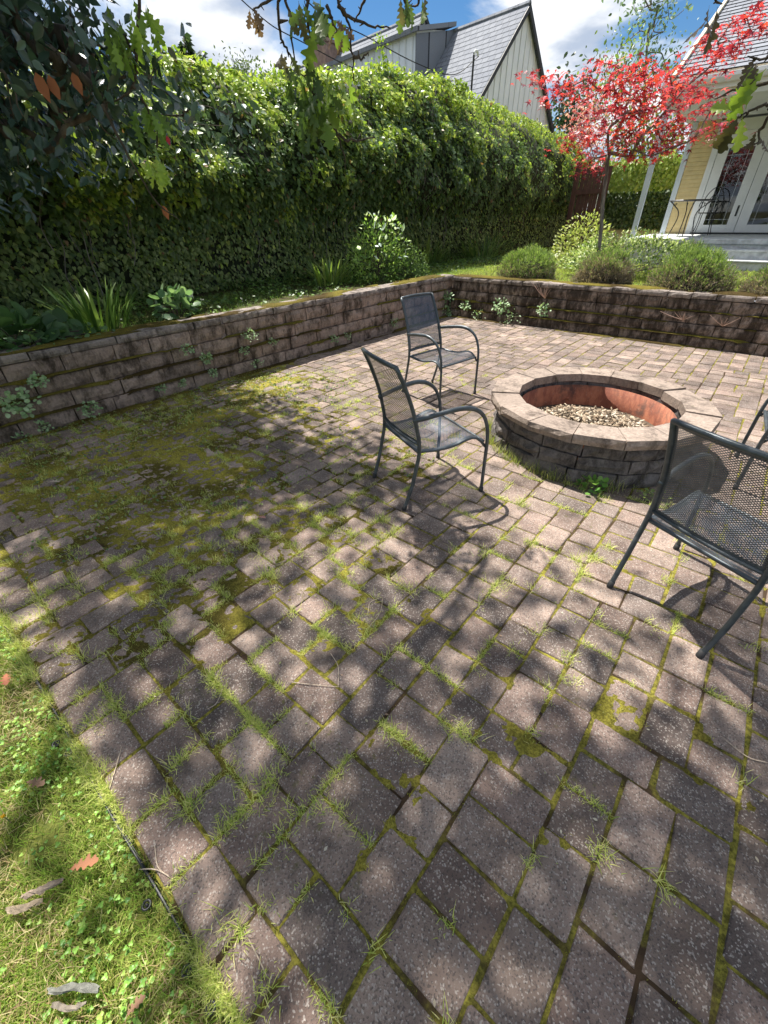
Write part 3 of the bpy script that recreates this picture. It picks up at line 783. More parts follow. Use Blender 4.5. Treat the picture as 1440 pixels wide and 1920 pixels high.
# moss on the ledges, the cap and at the foot of both walls
def ledge_moss(axis, a0, a1, foot, seed, thr):
    P = []
    parts = []
    for (z, b0, b1, t_) in ((0.136, -0.022, 0.035, thr - 0.02), (0.290, 0.006, 0.06, thr - 0.02), (0.446, 0.030, 0.084, thr + 0.02), (TOPZ - 0.002, 0.075, 0.37, thr - 0.04), (-0.004, -0.10, 0.006, thr - 0.03)):
        du = 0.02; us = np.arange(a0, a1, du); nw = 8 if b1 - b0 < 0.15 else 14
        ws = np.linspace(b0, b1, nw); UU, WW = np.meshgrid(us, ws, indexing='ij')
        m_ = fbm(UU * 1.6 + z * 50, WW * 6 + z * 30, seed, 4) + 0.10 * (fbm(UU * 14, WW * 30, seed + 9, 2) - 0.5)
        zz_ = z - 0.012 + np.clip((m_ - t_) * 0.26, -0.012, 0.032) - 0.012 * np.clip((b0 + 0.022 - WW) / 0.02, 0, 1) + 0.005 * (fbm(UU * 45, WW * 60, seed + 4, 2) - 0.5)
        k = np.maximum.reduce([zz_[:-1, :-1], zz_[1:, :-1], zz_[1:, 1:], zz_[:-1, 1:]]) > z - 0.004
        vid = np.arange(UU.size).reshape(UU.shape)
        Qf = np.stack([vid[:-1, :-1][k], vid[1:, :-1][k], vid[1:, 1:][k], vid[:-1, 1:][k]], 1)
        if not len(Qf): continue
        us_, iv = np.unique(Qf, return_inverse=True)
        if axis == 'Y': VV = np.stack([foot - WW.ravel(), UU.ravel(), zz_.ravel()], 1)[us_]
        else: VV = np.stack([UU.ravel(), foot + WW.ravel(), zz_.ravel()], 1)[us_]
        t2 = np.clip((fbm(VV[:, 0] * 2 + VV[:, 1] * 2, VV[:, 2] * 9, seed + 2, 3)[:, None] - 0.35) / 0.3, 0, 1)
        parts.append((VV, iv.reshape(-1, 4), (1 - t2) * np.array([[0.06, 0.043, 0.017]]) + t2 * np.array([[0.15, 0.13, 0.028]])))
    return merge(*parts)
V_, F_, C_ = ledge_moss('Y', -0.5, WY, WX, 41, 0.42); V2, F2, C2 = ledge_moss('X', WX + 0.05, 2.6, WY, 52, 0.45)
V_, F_, C_ = merge((V_, F_, C_), (V2, F2, C2))
tag(obj('wall_moss', V_, F_, M_moss, None, C_, True), 'brown green moss growing on the ledges of the retaining walls', 'moss', kind='stuff')

# ================================================================ FIRE PIT
pit = root('fire_pit', (PITC[0], PITC[1], 0), 'round stone fire pit with a rusty steel liner', 'fire pit')
NCAP = 16
def ring_piece(r0, r1, z0, z1, a0, a1, rough, seed, straight=True, sub=4):
    r_ = np.random.default_rng(seed); V = []; Fc = []
    n = sub + 1; am = (a0 + a1) / 2; ha = (a1 - a0) / 2
    nz = 3
    # outer face grid
    for j in range(nz):
        for i in range(n):
            a = a0 + (a1 - a0) * i / sub
            R = r1 * (math.cos(ha) / math.cos(a - am)) * 1.012 if straight else r1
            e = (i in (0, n - 1)) or (j in (0, nz - 1))
            R += r_.normal(0, rough * 0.4) + (-0.006 if e else rough * r_.uniform(0.2, 1.2))
            V.append((R * math.cos(a), R * math.sin(a), z0 + (z1 - z0) * j / (nz - 1) + (r_.normal(0, rough * 0.15) if j == nz - 1 else 0)))
    for j in range(nz - 1):
        for i in range(n - 1): a = j * n + i; Fc.append((a, a + 1, a + n + 1, a + n))
    b0 = len(V)
    for z in (z0, z1):
        for i in range(n):
            a = a0 + (a1 - a0) * i / sub; R = r0 * (math.cos(ha) / math.cos(a - am)) * 1.01 if straight else r0
            V.append((R * math.cos(a), R * math.sin(a), z))
    for i in range(n - 1):
        Fc.append((b0 + i + 1, b0 + i, b0 + n + i, b0 + n + i + 1))                 # inner
        t = (nz - 1) * n; Fc.append((t + i, t + i + 1, b0 + n + i + 1, b0 + n + i))   # top
        Fc.append((i + 1, i, b0 + i, b0 + i + 1))                                    # bottom
    Fc.append((0, n, 2 * n, b0 + n, b0)); Fc.append((n - 1, b0 + n - 1, b0 + 2 * n - 1, 3 * n - 1, 2 * n - 1))
    return V, Fc
for k in range(NCAP):
    a0 = 2 * math.pi * (k + 0.3) / NCAP; a1 = 2 * math.pi * (k + 1.3) / NCAP; g_ = 0.0035
    V, Fc = ring_piece(0.612, 0.838, 0.0, 0.068, a0 + g_, a1 - g_, 0.005, 100 + k)
    link('cap_stone', make_mesh('cap_stone', V, Fc, M_pitcap), pit, (0, 0, 0.312 + rr.gauss(0, 0.002)), (rr.gauss(0, 0.004), rr.gauss(0, 0.004), 0))
zc = [(-0.02, 0.100), (0.103, 0.205), (0.208, 0.309)]
for ci, (z0, z1) in enumerate(zc):
    nbk = 17; a = rr.uniform(0, 0.4); ws = [rr.uniform(0.8, 1.25) for _ in range(nbk)]; tot = sum(ws)
    for w in ws:
        da = 2 * math.pi * w / tot
        V, Fc = ring_piece(0.625, 0.792 - 0.008 * ci, z0, z1 - 0.004, a + 0.006, a + da - 0.006, 0.020, rr.randrange(9999))
        link('block', make_mesh('block', V, Fc, M_pitblock), pit); a += da
rb = MB(); rb.lathe([(0.585, 0.04), (0.588, 0.287), (0.594, 0.287), (0.597, 0.04)], 0, 0, 64)
link('steel_ring', rb.mesh('steel_ring', M_rust, True), pit)
rb = MB(); prof = [(0.0, 0.148), (0.2, 0.142), (0.4, 0.12), (0.584, 0.10)]; rb.lathe([(max(r, 0.001), z) for r, z in prof], 0, 0, 40)
link('ash_bed', rb.mesh('ash_bed', plain('ash', (0.10, 0.075, 0.05), 0.95, 0, 0.4, 25, 0.6), True), pit)
n = 3600; r_ = 0.57 * np.sqrt(rng.random(n)); a = rng.uniform(0, 6.28, n)
x, y = r_ * np.cos(a), r_ * np.sin(a)
pale = rng.random(n) < np.clip(1.15 - np.hypot(x - 0.02, y + 0.10) / 0.50, 0, 1) ** 0.6
x, y = x[pale], y[pale]; n = len(x)
P = np.column_stack([x, y, 0.140 - 0.09 * (x * x + y * y) + rng.uniform(0.004, 0.05, n) * (1 - (x * x + y * y) / 0.34)])
cV, cF, cC = scatter_arrays((np.array([(0, -.5, -.1), (0, .5, -.1), (1, .4, .05), (1, -.4, .05), (0.1, -.4, .14), (0.1, .4, .14), (.9, .3, .2), (.9, -.3, .2)]), np.array([(0, 1, 5), (0, 5, 4), (1, 2, 6), (1, 6, 5), (2, 3, 7), (2, 7, 6), (3, 0, 4), (3, 4, 7), (4, 5, 6), (4, 6, 7)])),
    P, rand_dir(n) * (1, 1, 0.35), rand_dir(n) * 0.5 + (0, 0, 1), rng.uniform(0.016, 0.05, n), colvar(n, [(0.42, 0.34, 0.25), (0.52, 0.45, 0.36), (0.30, 0.23, 0.16), (0.18, 0.13, 0.09), (0.09, 0.07, 0.05)], jit=0.25), rng.uniform(0.008, 0.018, n))
tag(obj('wood_chips', cV + np.array([PITC[0], PITC[1], 0]), cF, M_chip, None, cC), 'pale dry wood chips heaped inside the fire pit', 'wood chips', kind='stuff')

# ================================================================ CHAIRS
def lattice(surf, nu, nv, w=0.26):
    V, Fc, ix = [], [], {}
    for i in range(nu + 1):
        for j in range(nv + 1):
            if (i + j) % 2: continue
            ix[i, j] = len(V)
            for du, dv in ((-w, 0), (0, -w), (w, 0), (0, w)):
                u = min(max((i + du) / nu, 0), 1); v = min(max((j + dv) / nv, 0), 1); V.append(surf(u, v))
    for (i, j), a in ix.items():
        Fc.append((a, a + 1, a + 2, a + 3))
        b = ix.get((i + 1, j + 1))
        if b is not None: Fc.append((a + 2, b + 1, b, a + 3))
        b = ix.get((i + 1, j - 1))
        if b is not None: Fc.append((a + 1, b, b + 3, a + 2))
    return V, Fc
ZB0, ZB1 = 0.455, 0.905
def post_pt(s):
    """back post and rear leg, s=0 foot .. 1 top (half-width, y, z)"""
    K = [(0.0, 0.238, -0.300, 0.0), (0.22, 0.246, -0.245, 0.18), (0.44, 0.247, -0.205, 0.38), (0.55, 0.243, -0.203, 0.47), (0.75, 0.232, -0.245, 0.67), (0.9, 0.226, -0.305, 0.835), (1.0, 0.222, -0.355, 0.94)]
    k = np.array(K); return [np.interp(s, k[:, 0], k[:, q]) for q in (1, 2, 3)]
def seat_z(y): return 0.412 - 0.014 * math.sin(math.pi * np.clip((y + 0.2) / 0.3, 0, 1)) + 0.022 * math.exp(-((y - 0.17) / 0.07) ** 2) - 0.035 * max(0, (y - 0.19) / 0.07) ** 2
def chair_parts():
    out = []
    S = np.linspace(0, 1, 15)
    for s in (-1, 1):
        P = np.array([[s * post_pt(t)[0], post_pt(t)[1], post_pt(t)[2]] for t in S]); P = smooth_path(P, 2)
        mb = MB(); mb.tube(P, 0.0125, 10); out.append(('back_leg', mb, M_metal))
        A = [(s * 0.286, 0.292, 0.0), (s * 0.286, 0.290, 0.22), (s * 0.286, 0.286, 0.40), (s * 0.287, 0.268, 0.50), (s * 0.288, 0.222, 0.585), (s * 0.287, 0.145, 0.636), (s * 0.282, 0.05, 0.652), (s * 0.268, -0.08, 0.640), (s * 0.247, -0.19, 0.622), (s * 0.232, -0.248, 0.615)]
        mb = MB(); Q = smooth_path(A, 5); fl = np.interp(np.linspace(0, 1, len(Q)), [0, 0.45, 0.6, 1], [0.0125, 0.0125, 0.0165, 0.0150])
        mb.tube(Q, fl, 10, flat=0.85); out.append(('arm_leg', mb, M_metal))
        mb = MB(); ys = np.linspace(-0.205, 0.282, 14)
        mb.tube([(s * np.interp(y, [-0.205, 0.282], [0.243, 0.276]), y, seat_z(y) - 0.004) for y in ys], 0.0095, 8); out.append(('seat_rail', mb, M_metal))
        for (fx_, fy_) in ((s * 0.238, -0.300), (s * 0.286, 0.292)):
            mb = MB(); mb.tube([(fx_, fy_, 0.0), (fx_, fy_, 0.004), (fx_ * 0.999, fy_ + (0.008 if fy_ < 0 else 0), 0.035)], [0.015, 0.016, 0.0145], 10); out.append(('rubber_foot', mb, M_rubber))
    for nm, y, z, hw, r_ in (('top_rail', -0.355, 0.937, 0.222, 0.0125), ('lower_back_rail', -0.205, 0.455, 0.243, 0.009), ('rear_seat_rail', -0.203, 0.402, 0.243, 0.011), ('front_seat_rail', 0.268, 0.388, 0.272, 0.010)):
        mb = MB(); xs_ = np.linspace(-hw, hw, 9); bow = -0.022 if 'back' in nm or 'top' in nm else 0.0
        mb.tube([(x, y + bow * (1 - (x / hw) ** 2), z + (0.006 * (1 - (x / hw) ** 2) if nm == 'top_rail' else 0)) for x in xs_], r_, 8); out.append((nm, mb, M_metal))
    def back(u, v):
        z = 0.458 + v * 0.473; s_ = np.interp(z, [0.38, 0.47, 0.67, 0.835, 0.94], [0.44, 0.55, 0.75, 0.9, 1.0]); hw, y, _ = post_pt(s_)
        x = (u - 0.5) * 2 * (hw - 0.008); return (x, y - 0.022 * (1 - (x / hw) ** 2), z)
    def seat(u, v):
        y = -0.198 + v * 0.462; hw = np.interp(y, [-0.2, 0.28], [0.236, 0.268]); x = (u - 0.5) * 2 * hw
        return (x, y, seat_z(y) - 0.012 * (1 - (x / hw) ** 2) * math.sin(math.pi * v))
    for nm, sf, nu, nv in (('back_mesh', back, 58, 84), ('seat_mesh', seat, 60, 84)):
        V, Fc = lattice(sf, nu, nv, 0.40); mb = MB(); mb.V = V; mb.F = Fc; out.append((nm, mb, M_mesh))
    for nm, sf in (('back_border', back), ('seat_border', seat)):      # flat rim strip round each mesh panel
        mb = MB(); e = 0.035; N_ = 24
        loop = [(t, 0) for t in np.linspace(0, 1, N_)] + [(1, t) for t in np.linspace(0, 1, N_)] + [(t, 1) for t in np.linspace(1, 0, N_)] + [(0, t) for t in np.linspace(1, 0, N_)]
        V = []; 
        for (u, v) in loop: V.append(np.array(sf(u, v)) + (0, 0, 0.002)); V.append(np.array(sf(e + u * (1 - 2 * e), e + v * (1 - 2 * e))) + (0, 0.002, 0.002))
        n_ = len(loop); mb.add(V, [(2 * i, 2 * ((i + 1) % n_), 2 * ((i + 1) % n_) + 1, 2 * i + 1) for i in range(n_)]); out.append((nm, mb, M_metal))
    return [(nm, mb.mesh(nm, mt, nm not in ('back_mesh', 'seat_mesh', 'back_border', 'seat_border'))) for nm, mb, mt in out]
CP = chair_parts()
def heading(fx_, fy_): return math.atan2(-fx_, fy_)
for (cx, cy, hx, hy, lab) in ((-1.482, 2.212, 0.41, 0.912, 'grey metal mesh armchair nearest the mossy pavers, left of the fire pit'),
                              (-2.477, 3.860, 0.988, -0.152, 'grey metal mesh armchair farthest back, near the corner of the two walls'),
                              (0.228, 2.119, 0.42, 0.907, 'grey metal mesh armchair in front of the fire pit, seen from behind'),
                              (0.547, 3.810, -0.996, -0.083, 'grey metal mesh armchair cut off by the right edge beside the fire pit')):
    ch = root('metal_armchair', (cx, cy, 0.001), lab, 'chair', 'metal armchairs around the fire pit', rz=heading(hx, hy))
    for nm, me in CP: link(nm, me, ch)

# ================================================================ NEIGHBOUR HOUSE (pale gable and grey roof)
th = math.radians(81.3); RD = np.array([-math.sin(th), math.cos(th), 0]); RT = np.array([math.cos(th), math.sin(th), 0]); UZ = np.array([0, 0, 1.0])
APX = at(987, 12, 22)
nh = root('neighbour_house', (APX[0], APX[1], UPZ), 'pale grey board and batten house with steep grey shingle roofs beyond the hedge', 'house')
def hp(P0, t, d, dz): return P0 + RT * t + RD * d + UZ * dz
SL = 1.11
def gable_volume(P0, half, depth, wall_drop, roof_name, seed, batt=True):
    # gable wall (triangle + rectangle), roof slopes built of lapped shingle courses, rake boards and battens
    bot = -wall_drop
    mb = MB(); V = [hp(P0, -half, 0, bot), hp(P0, half, 0, bot), hp(P0, half, 0, -half * SL), hp(P0, 0, 0, 0), hp(P0, -half, 0, -half * SL)]
    V2 = [v + RD * 0.2 for v in V]; mb.add(V + V2, [(0, 1, 2, 3, 4), (9, 8, 7, 6, 5)] + [(i, i + 5, (i + 1) % 5 + 5, (i + 1) % 5) for i in range(5)])
    mb.build('gable_wall', M_grey_side, nh)
    if batt:
        k = -half + 0.2
        while k < half - 0.05:
            top = -abs(k) * SL - 0.06
            if top - bot > 0.3:
                b_ = MB(); b_.hexa([hp(P0, k - 0.016, -0.028, bot), hp(P0, k + 0.016, -0.028, bot), hp(P0, k + 0.016, -0.001, bot), hp(P0, k - 0.016, -0.001, bot), hp(P0, k - 0.016, -0.028, top), hp(P0, k + 0.016, -0.028, top), hp(P0, k + 0.016, -0.001, top), hp(P0, k - 0.016, -0.001, top)])
                b_.build('batten', M_batten, nh)
            k += 0.30
    ov = 0.14
    for sgn in (-1, 1):
        n_out = (RT * sgn * SL + UZ); n_out = n_out / np.linalg.norm(n_out)
        run = half + 0.25; steps = int(run / 0.135)
        for q in range(steps):
            t0 = q * 0.135; t1 = t0 + 0.165
            a, b = sgn * t0, sgn * t1
            o0, o1 = 0.030, 0.048
            P = [hp(P0, a, -ov, -t0 * SL) + n_out * 0.022, hp(P0, a, depth, -t0 * SL) + n_out * 0.022, hp(P0, b, depth, -t1 * SL) + n_out * 0.032, hp(P0, b, -ov, -t1 * SL) + n_out * 0.032,
                 hp(P0, a, -ov, -t0 * SL) + n_out * 0.034, hp(P0, a, depth, -t0 * SL) + n_out * 0.034, hp(P0, b, depth, -t1 * SL) + n_out * 0.045, hp(P0, b, -ov, -t1 * SL) + n_out * 0.045]
            V = np.array(P); c0 = V[0].copy()
            # local frame so that the shingle joints follow the course
            ex = RD; ez = n_out; ey = np.cross(ez, ex); Rm = np.stack([ex, ey, ez], 1)
            me = make_mesh('shingle_course', (V - c0) @ Rm + np.array([((q * 37) % 11) * 0.093, 0, 0]), [(3, 2, 1, 0), (4, 5, 6, 7), (0, 1, 5, 4), (1, 2, 6, 5), (2, 3, 7, 6), (3, 0, 4, 7)] if sgn < 0 else [(0, 1, 2, 3), (7, 6, 5, 4), (4, 5, 1, 0), (5, 6, 2, 1), (6, 7, 3, 2), (7, 4, 0, 3)], M_roof)
            o = bpy.data.objects.new('shingle_course', me); C.objects.link(o); o.parent = nh
            M4 = Matrix.Identity(4)
            sh = c0 - Rm @ np.array([((q * 37) % 11) * 0.093, 0, 0]) - OFF[nh.name]
            for i in range(3):
                for j in range(3): M4[i][j] = Rm[i, j]
                M4[i][3] = sh[i]
            o.matrix_local = M4
        rk = MB(); d0, d1 = -ov - 0.03, -ov
        rk.hexa([hp(P0, 0, d0, -0.14), hp(P0, 0, d1 - 0.002, -0.14), hp(P0, sgn * run, d1 - 0.002, -run * SL - 0.14), hp(P0, sgn * run, d0, -run * SL - 0.14),
                 hp(P0, 0, d0, 0.045), hp(P0, 0, d1 - 0.002, 0.045), hp(P0, sgn * run, d1 - 0.002, -run * SL + 0.045), hp(P0, sgn * run, d0, -run * SL + 0.045)])
        rk.build('rake_board', M_dark, nh)
    rc = MB(); rc.tube([hp(P0, 0, -ov, 0.045), hp(P0, 0, depth, 0.045)], 0.075, 6); rc.build('ridge_cap', M_roof, nh)
gable_volume(APX, 3.6, 6.3, 6.4, 'front', 1)
AP2 = at(793, 29.5, 26)
gable_volume(AP2, 4.6, 12.0, 7.2, 'rear', 2)
# little attic window in the rear gable
q0 = on_plane(785, 78, AP2, RD)
wv = MB(); c_ = q0
for (a, b, d0, d1, zz0, zz1, nm, mt) in ((-0.32, 0.32, -0.06, -0.03, -0.22, 0.22, 'attic_window', M_white), (-0.25, -0.02, -0.065, -0.061, -0.16, 0.16, 'pane', M_dark), (0.02, 0.25, -0.065, -0.061, -0.16, 0.16, 'pane', M_dark)):
    b_ = MB(); b_.hexa([c_ + RT * t + RD * d + UZ * z for z in (zz0, zz1) for (t, d) in ((a, d0), (b, d0), (b, d1), (a, d1))])
    o = b_.build(nm, mt, nh if nm == 'attic_window' else win)
    if nm == 'attic_window': win = o
# shed dormer on the near slope of the rear roof
nrm2 = RT  # dormer face looks along -RT (towards the hedge)
def slope_pt(P0, t, d): return hp(P0, t, d, -abs(t) * SL)
dt = -2.5
L0 = on_plane(780, 140, AP2 + RT * dt, RT); R0 = on_plane(622, 145, AP2 + RT * dt, RT)
dz_top = on_plane(700, 88, AP2 + RT * dt, RT)[2]; dA = (L0 - AP2) @ RD; dB = (R0 - AP2) @ RD
z_top = dz_top - AP2[2]
dm = MB(); dm.hexa([hp(AP2, dt, dA, -6.0), hp(AP2, dt, dB, -6.0), hp(AP2, -0.6, dB, -6.0), hp(AP2, -0.6, dA, -6.0), hp(AP2, dt, dA, z_top), hp(AP2, dt, dB, z_top), hp(AP2, -0.75, dB, -0.95), hp(AP2, -0.75, dA, -0.95)])
dm.build('dormer_wall', M_grey_side, nh)
k = dA + 0.2
while k < dB - 0.05:
    b_ = MB(); b_.hexa([hp(AP2, dt - 0.03, k - 0.03, -5.0), hp(AP2, dt - 0.03, k + 0.03, -5.0), hp(AP2, dt - 0.002, k + 0.03, -5.0), hp(AP2, dt - 0.002, k - 0.03, -5.0), hp(AP2, dt - 0.03, k - 0.03, z_top - 0.14), hp(AP2, dt - 0.03, k + 0.03, z_top - 0.14), hp(AP2, dt - 0.002, k + 0.03, z_top - 0.14), hp(AP2, dt - 0.002, k - 0.03, z_top - 0.14)])
    b_.build('dormer_batten', M_batten, nh); k += 0.36
b_ = MB(); b_.hexa([hp(AP2, dt - 0.2, dA - 0.15, z_top - 0.10), hp(AP2, dt - 0.2, dB + 0.15, z_top - 0.10), hp(AP2, -0.6, dB + 0.15, -0.84), hp(AP2, -0.6, dA - 0.15, -0.84), hp(AP2, dt - 0.2, dA - 0.15, z_top + 0.02), hp(AP2, dt - 0.2, dB + 0.15, z_top + 0.02), hp(AP2, -0.6, dB + 0.15, -0.72), hp(AP2, -0.6, dA - 0.15, -0.72)])
b_.build('dormer_roof', M_roof, nh)
b_ = MB(); b_.hexa([hp(AP2, dt - 0.06, dA - 0.05, -6.0), hp(AP2, -0.55, dA - 0.05, -6.0), hp(AP2, -0.55, dA - 0.003, -6.0), hp(AP2, dt - 0.06, dA - 0.003, -6.0), hp(AP2, dt - 0.06, dA - 0.05, z_top - 0.12), hp(AP2, -0.55, dA - 0.05, -0.9), hp(AP2, -0.55, dA - 0.003, -0.9), hp(AP2, dt - 0.06, dA - 0.003, z_top - 0.12)])
b_.build('dormer_shade_cheek', M_roof, nh)  # dark panel over the side wall, its shade put into the colour
# brick chimney
cc = at(611, 110, 30)
def chim(z): return np.array([cc[0], cc[1], z])
zt = at(611, 84, 30)[2]
cb = MB()
k = 0; zb = zt - 3.5
brick_me = {}
for row in range(46):
    z0 = zb + row * 0.076
    if z0 > zt - 0.05: break
cb.box(cc[0] - 0.45, cc[0] + 0.45, cc[1] - 0.45, cc[1] + 0.45, zb, zt, 0.02); chm = cb.build('chimney', M_brick, nh)
cb = MB(); cb.box(cc[0] - 0.55, cc[0] + 0.55, cc[1] - 0.55, cc[1] + 0.55, zt + 0.002, zt + 0.12, 0.02); cb.build('chimney_crown', M_brick, chm)
cb = MB(); cb.box(cc[0] - 0.5, cc[0] + 0.5, cc[1] - 0.5, cc[1] + 0.5, zt + 0.30, zt + 0.35)
for sx in (-0.4, 0.4):
    for sy in (-0.4, 0.4): cb.box(cc[0] + sx - 0.03, cc[0] + sx + 0.03, cc[1] + sy - 0.03, cc[1] + sy + 0.03, zt + 0.122, zt + 0.30)
cb.build('chimney_cap', M_dark, chm)
# service mast where the wires land
ms = at(884, 165, 18.5)
mt_ = MB(); mt_.tube([ms + (0, 0, -1.2), ms + (0, 0, 0.75)], 0.03, 8); mast = mt_.build('service_mast', M_cable, nh)
mt_ = MB(); mt_.tube(smooth_path([ms + (0, 0, 0.7), ms + (0.02, 0.04, 0.79), ms + (0.04, 0.12, 0.78), ms + (0.05, 0.16, 0.70)], 4), 0.035, 8); mt_.build('weather_head', M_batten, mast)
# overhead wires
def cable(name, pts, label, r_=0.012):
    mb = MB(); mb.tube(smooth_path(pts, 8), r_, 5); o = mb.build(name, M_cable); tag(o, label, 'cable', 'overhead service cables')
e1 = ms + np.array([0.05, 0.2, 0.7])
cable('service_cable', [at(300, -150, 15), at(480, 24, 15.5), at(598, -8 + 32, 14.5) * 0 + at(560, 75, 16), at(700, 140, 17.5), e1 + (-0.6, -0.4, -0.5)], 'upper left overhead cable dropping towards the grey roof')
cable('service_cable', [at(470, -120, 14), at(590, 15, 15), at(690, 70, 16.5), at(780, 118, 17.6), at(850, 140, 18.2), e1], 'sagging overhead cable ending at the mast on the grey roof')

# ================================================================ YELLOW HOUSE WITH PORCH
HY, PFZ, PY0 = 15.5, 1.125, 12.62
yh = root('yellow_house', (-2.0, HY, UPZ), 'yellow sided house with white porch, french doors and grey roof', 'house')
def hb(nm, x0, x1, y0, y1, z0, z1, mt, par=yh, bev=0.0):
    b_ = MB(); b_.box(x0, x1, y0, y1, z0, z1, bev); return b_.build(nm, mt, par)
hb('house_core', -2.95, 4.5, HY + 1.6, HY + 8, UPZ - 0.2, 3.38, M_room)
hb('side_wall', -2.98, -2.80, HY + 0.06, HY + 8, UPZ - 0.2, 3.38, M_yellow)
hb('corner_trim', -3.02, -2.90, HY - 0.035, HY + 0.06, UPZ, 3.39, M_blueish)
hb('wall', -2.90, -2.28, HY + 0.03, HY + 0.2, UPZ - 0.2, 3.38, M_yellow)
zc_ = PFZ - 0.3
while zc_ < 3.32:
    b_ = MB(); b_.hexa([(-2.895, HY - 0.012, zc_), (-2.425, HY - 0.012, zc_), (-2.425, HY + 0.028, zc_), (-2.895, HY + 0.028, zc_), (-2.895, HY + 0.006, zc_ + 0.084), (-2.425, HY + 0.006, zc_ + 0.084), (-2.425, HY + 0.028, zc_ + 0.084), (-2.895, HY + 0.028, zc_ + 0.084)])
    b_.build('siding_board', M_yellow, yh); zc_ += 0.086
hb('door_casing', -2.42, -2.29, HY - 0.05, HY + 0.05, PFZ + 0.002, 3.14, M_white)
hb('door_header', -2.42, -0.30, HY - 0.06, HY + 0.05, 3.142, 3.36, M_soffit)
hb('head_jamb', -2.288, -0.432, HY - 0.04, HY + 0.05, 3.0, 3.139, M_white)
hb('threshold', -2.288, -0.432, HY - 0.10, HY + 0.05, PFZ + 0.002, PFZ + 0.035, M_dark)
for (x0, x1, first) in ((-2.285, -1.365, 1), (-1.355, -0.435, 0)):
    fr = MB(); zz0, zz1 = PFZ + 0.037, 2.998
    gx0, gx1, gz0, gz1 = x0 + 0.215, x1 - 0.195, 1.325, 2.845
    d = root('french_door', ((x0 + x1) / 2, HY, zz0), None)
    d.parent = yh; d.location = tuple(np.array(d.location) - OFF[yh.name])
    for (nm, a, b, c, e) in (('stile', x0, gx0, zz0, zz1), ('stile', gx1, x1, zz0, zz1), ('bottom_rail', gx0 + 0.001, gx1 - 0.001, zz0, gz0), ('top_rail', gx0 + 0.001, gx1 - 0.001, gz1, zz1)):
        hb(nm, a, b, HY - 0.03, HY + 0.02, c, e, M_white, d)
    hb('glass_pane', gx0 - 0.01, gx1 + 0.01, HY - 0.008, HY - 0.002, gz0 - 0.01, gz1 + 0.01, M_glass, d)
    for (a, b, c, e) in ((gx0 + 0.10, gx0 + 0.106, gz0, gz1), (gx1 - 0.106, gx1 - 0.10, gz0, gz1), (gx0, gx1, gz1 - 0.14, gz1 - 0.134), (gx0, gx1, gz0 + 0.11, gz0 + 0.116)):
        hb('lead_came', a, b, HY - 0.014, HY - 0.009, c, e, M_blueish, d)
    if first:
        hb('handle_plate', x1 - 0.10, x1 - 0.06, HY - 0.04, HY - 0.031, 1.50, 1.72, M_dark, d)
hb('door_casing', -0.43, -0.30, HY - 0.05, HY + 0.05, PFZ + 0.002, 3.14, M_white)
hb('wall', -0.29, 4.5, HY + 0.03, HY + 0.2, UPZ - 0.2, 3.38, M_yellow)
zc_ = PFZ - 0.3
while zc_ < 3.32:
    b_ = MB(); b_.hexa([(-0.295, HY - 0.012, zc_), (4.5, HY - 0.012, zc_), (4.5, HY + 0.028, zc_), (-0.295, HY + 0.028, zc_), (-0.295, HY + 0.006, zc_ + 0.084), (4.5, HY + 0.006, zc_ + 0.084), (4.5, HY + 0.028, zc_ + 0.084), (-0.295, HY + 0.028, zc_ + 0.084)])
    b_.build('siding_board', M_yellow, yh); zc_ += 0.086
# the room behind the doors
hb('room_floor', -2.25, -0.3, HY + 0.06, HY + 1.55, PFZ - 0.02, PFZ + 0.01, M_room)
hb('lower_pale_panel', -2.2, -0.5, HY + 0.22, HY + 0.24, PFZ + 0.02, 1.92, M_pale_panel)  # pale panel standing behind the lower part of the door glass
# porch
hb('porch_floor', -3.2, 4.0, PY0, HY - 0.051, PFZ - 0.09, PFZ, M_step, yh, 0.012)
hb('porch_skirt', -3.15, -1.56, PY0 + 0.05, PY0 + 0.10, UPZ - 0.1, PFZ - 0.092, M_step)
for i_, (y0, z1) in enumerate(((PY0 - 0.30, PFZ - 0.165), (PY0 - 0.60, PFZ - 0.33))):
    hb('step', -1.55, 0.6, y0, PY0 + 0.04 - i_ * 0.002, UPZ - 0.1, z1 - 0.037, M_step)
    hb('step_tread', -1.57, 0.62, y0 - 0.03, y0 + 0.31, z1 - 0.035, z1, M_step, yh, 0.008)
hb('porch_riser', -1.55, 0.6, PY0 + 0.041, PY0 + 0.09, UPZ - 0.1, PFZ - 0.092, M_step)
hb('porch_post', -3.095, -2.995, 12.74, 12.84, UPZ - 0.05, 3.42, M_blueish, yh, 0.008)
hb('post_collar', -3.115, -2.975, 12.72, 12.86, 2.55, 2.63, M_blueish, yh, 0.006)
hb('porch_ceiling', -3.16, 4.5, 13.0, HY + 0.3, 3.40, 3.46, M_soffit)
hb('porch_beam', -3.16, 4.5, 12.72, 12.998, 3.40, 3.60, M_soffit)
hb('fascia', -3.2, 4.6, 12.66, 12.718, 3.52, 3.74, M_white)
gt = MB(); pf_ = [(12.655, 3.735), (12.62, 3.735), (12.56, 3.72), (12.55, 3.66), (12.58, 3.60), (12.655, 3.59)]
gt.add([(x, y, z) for x in (-3.2, 4.6) for (y, z) in pf_], [tuple(range(5, -1, -1)), tuple(range(6, 12))] + [(i, (i + 1) % 6, (i + 1) % 6 + 6, i + 6) for i in range(6)]); gt.build('gutter', M_white, yh)
slope = 0.58; steps = 46
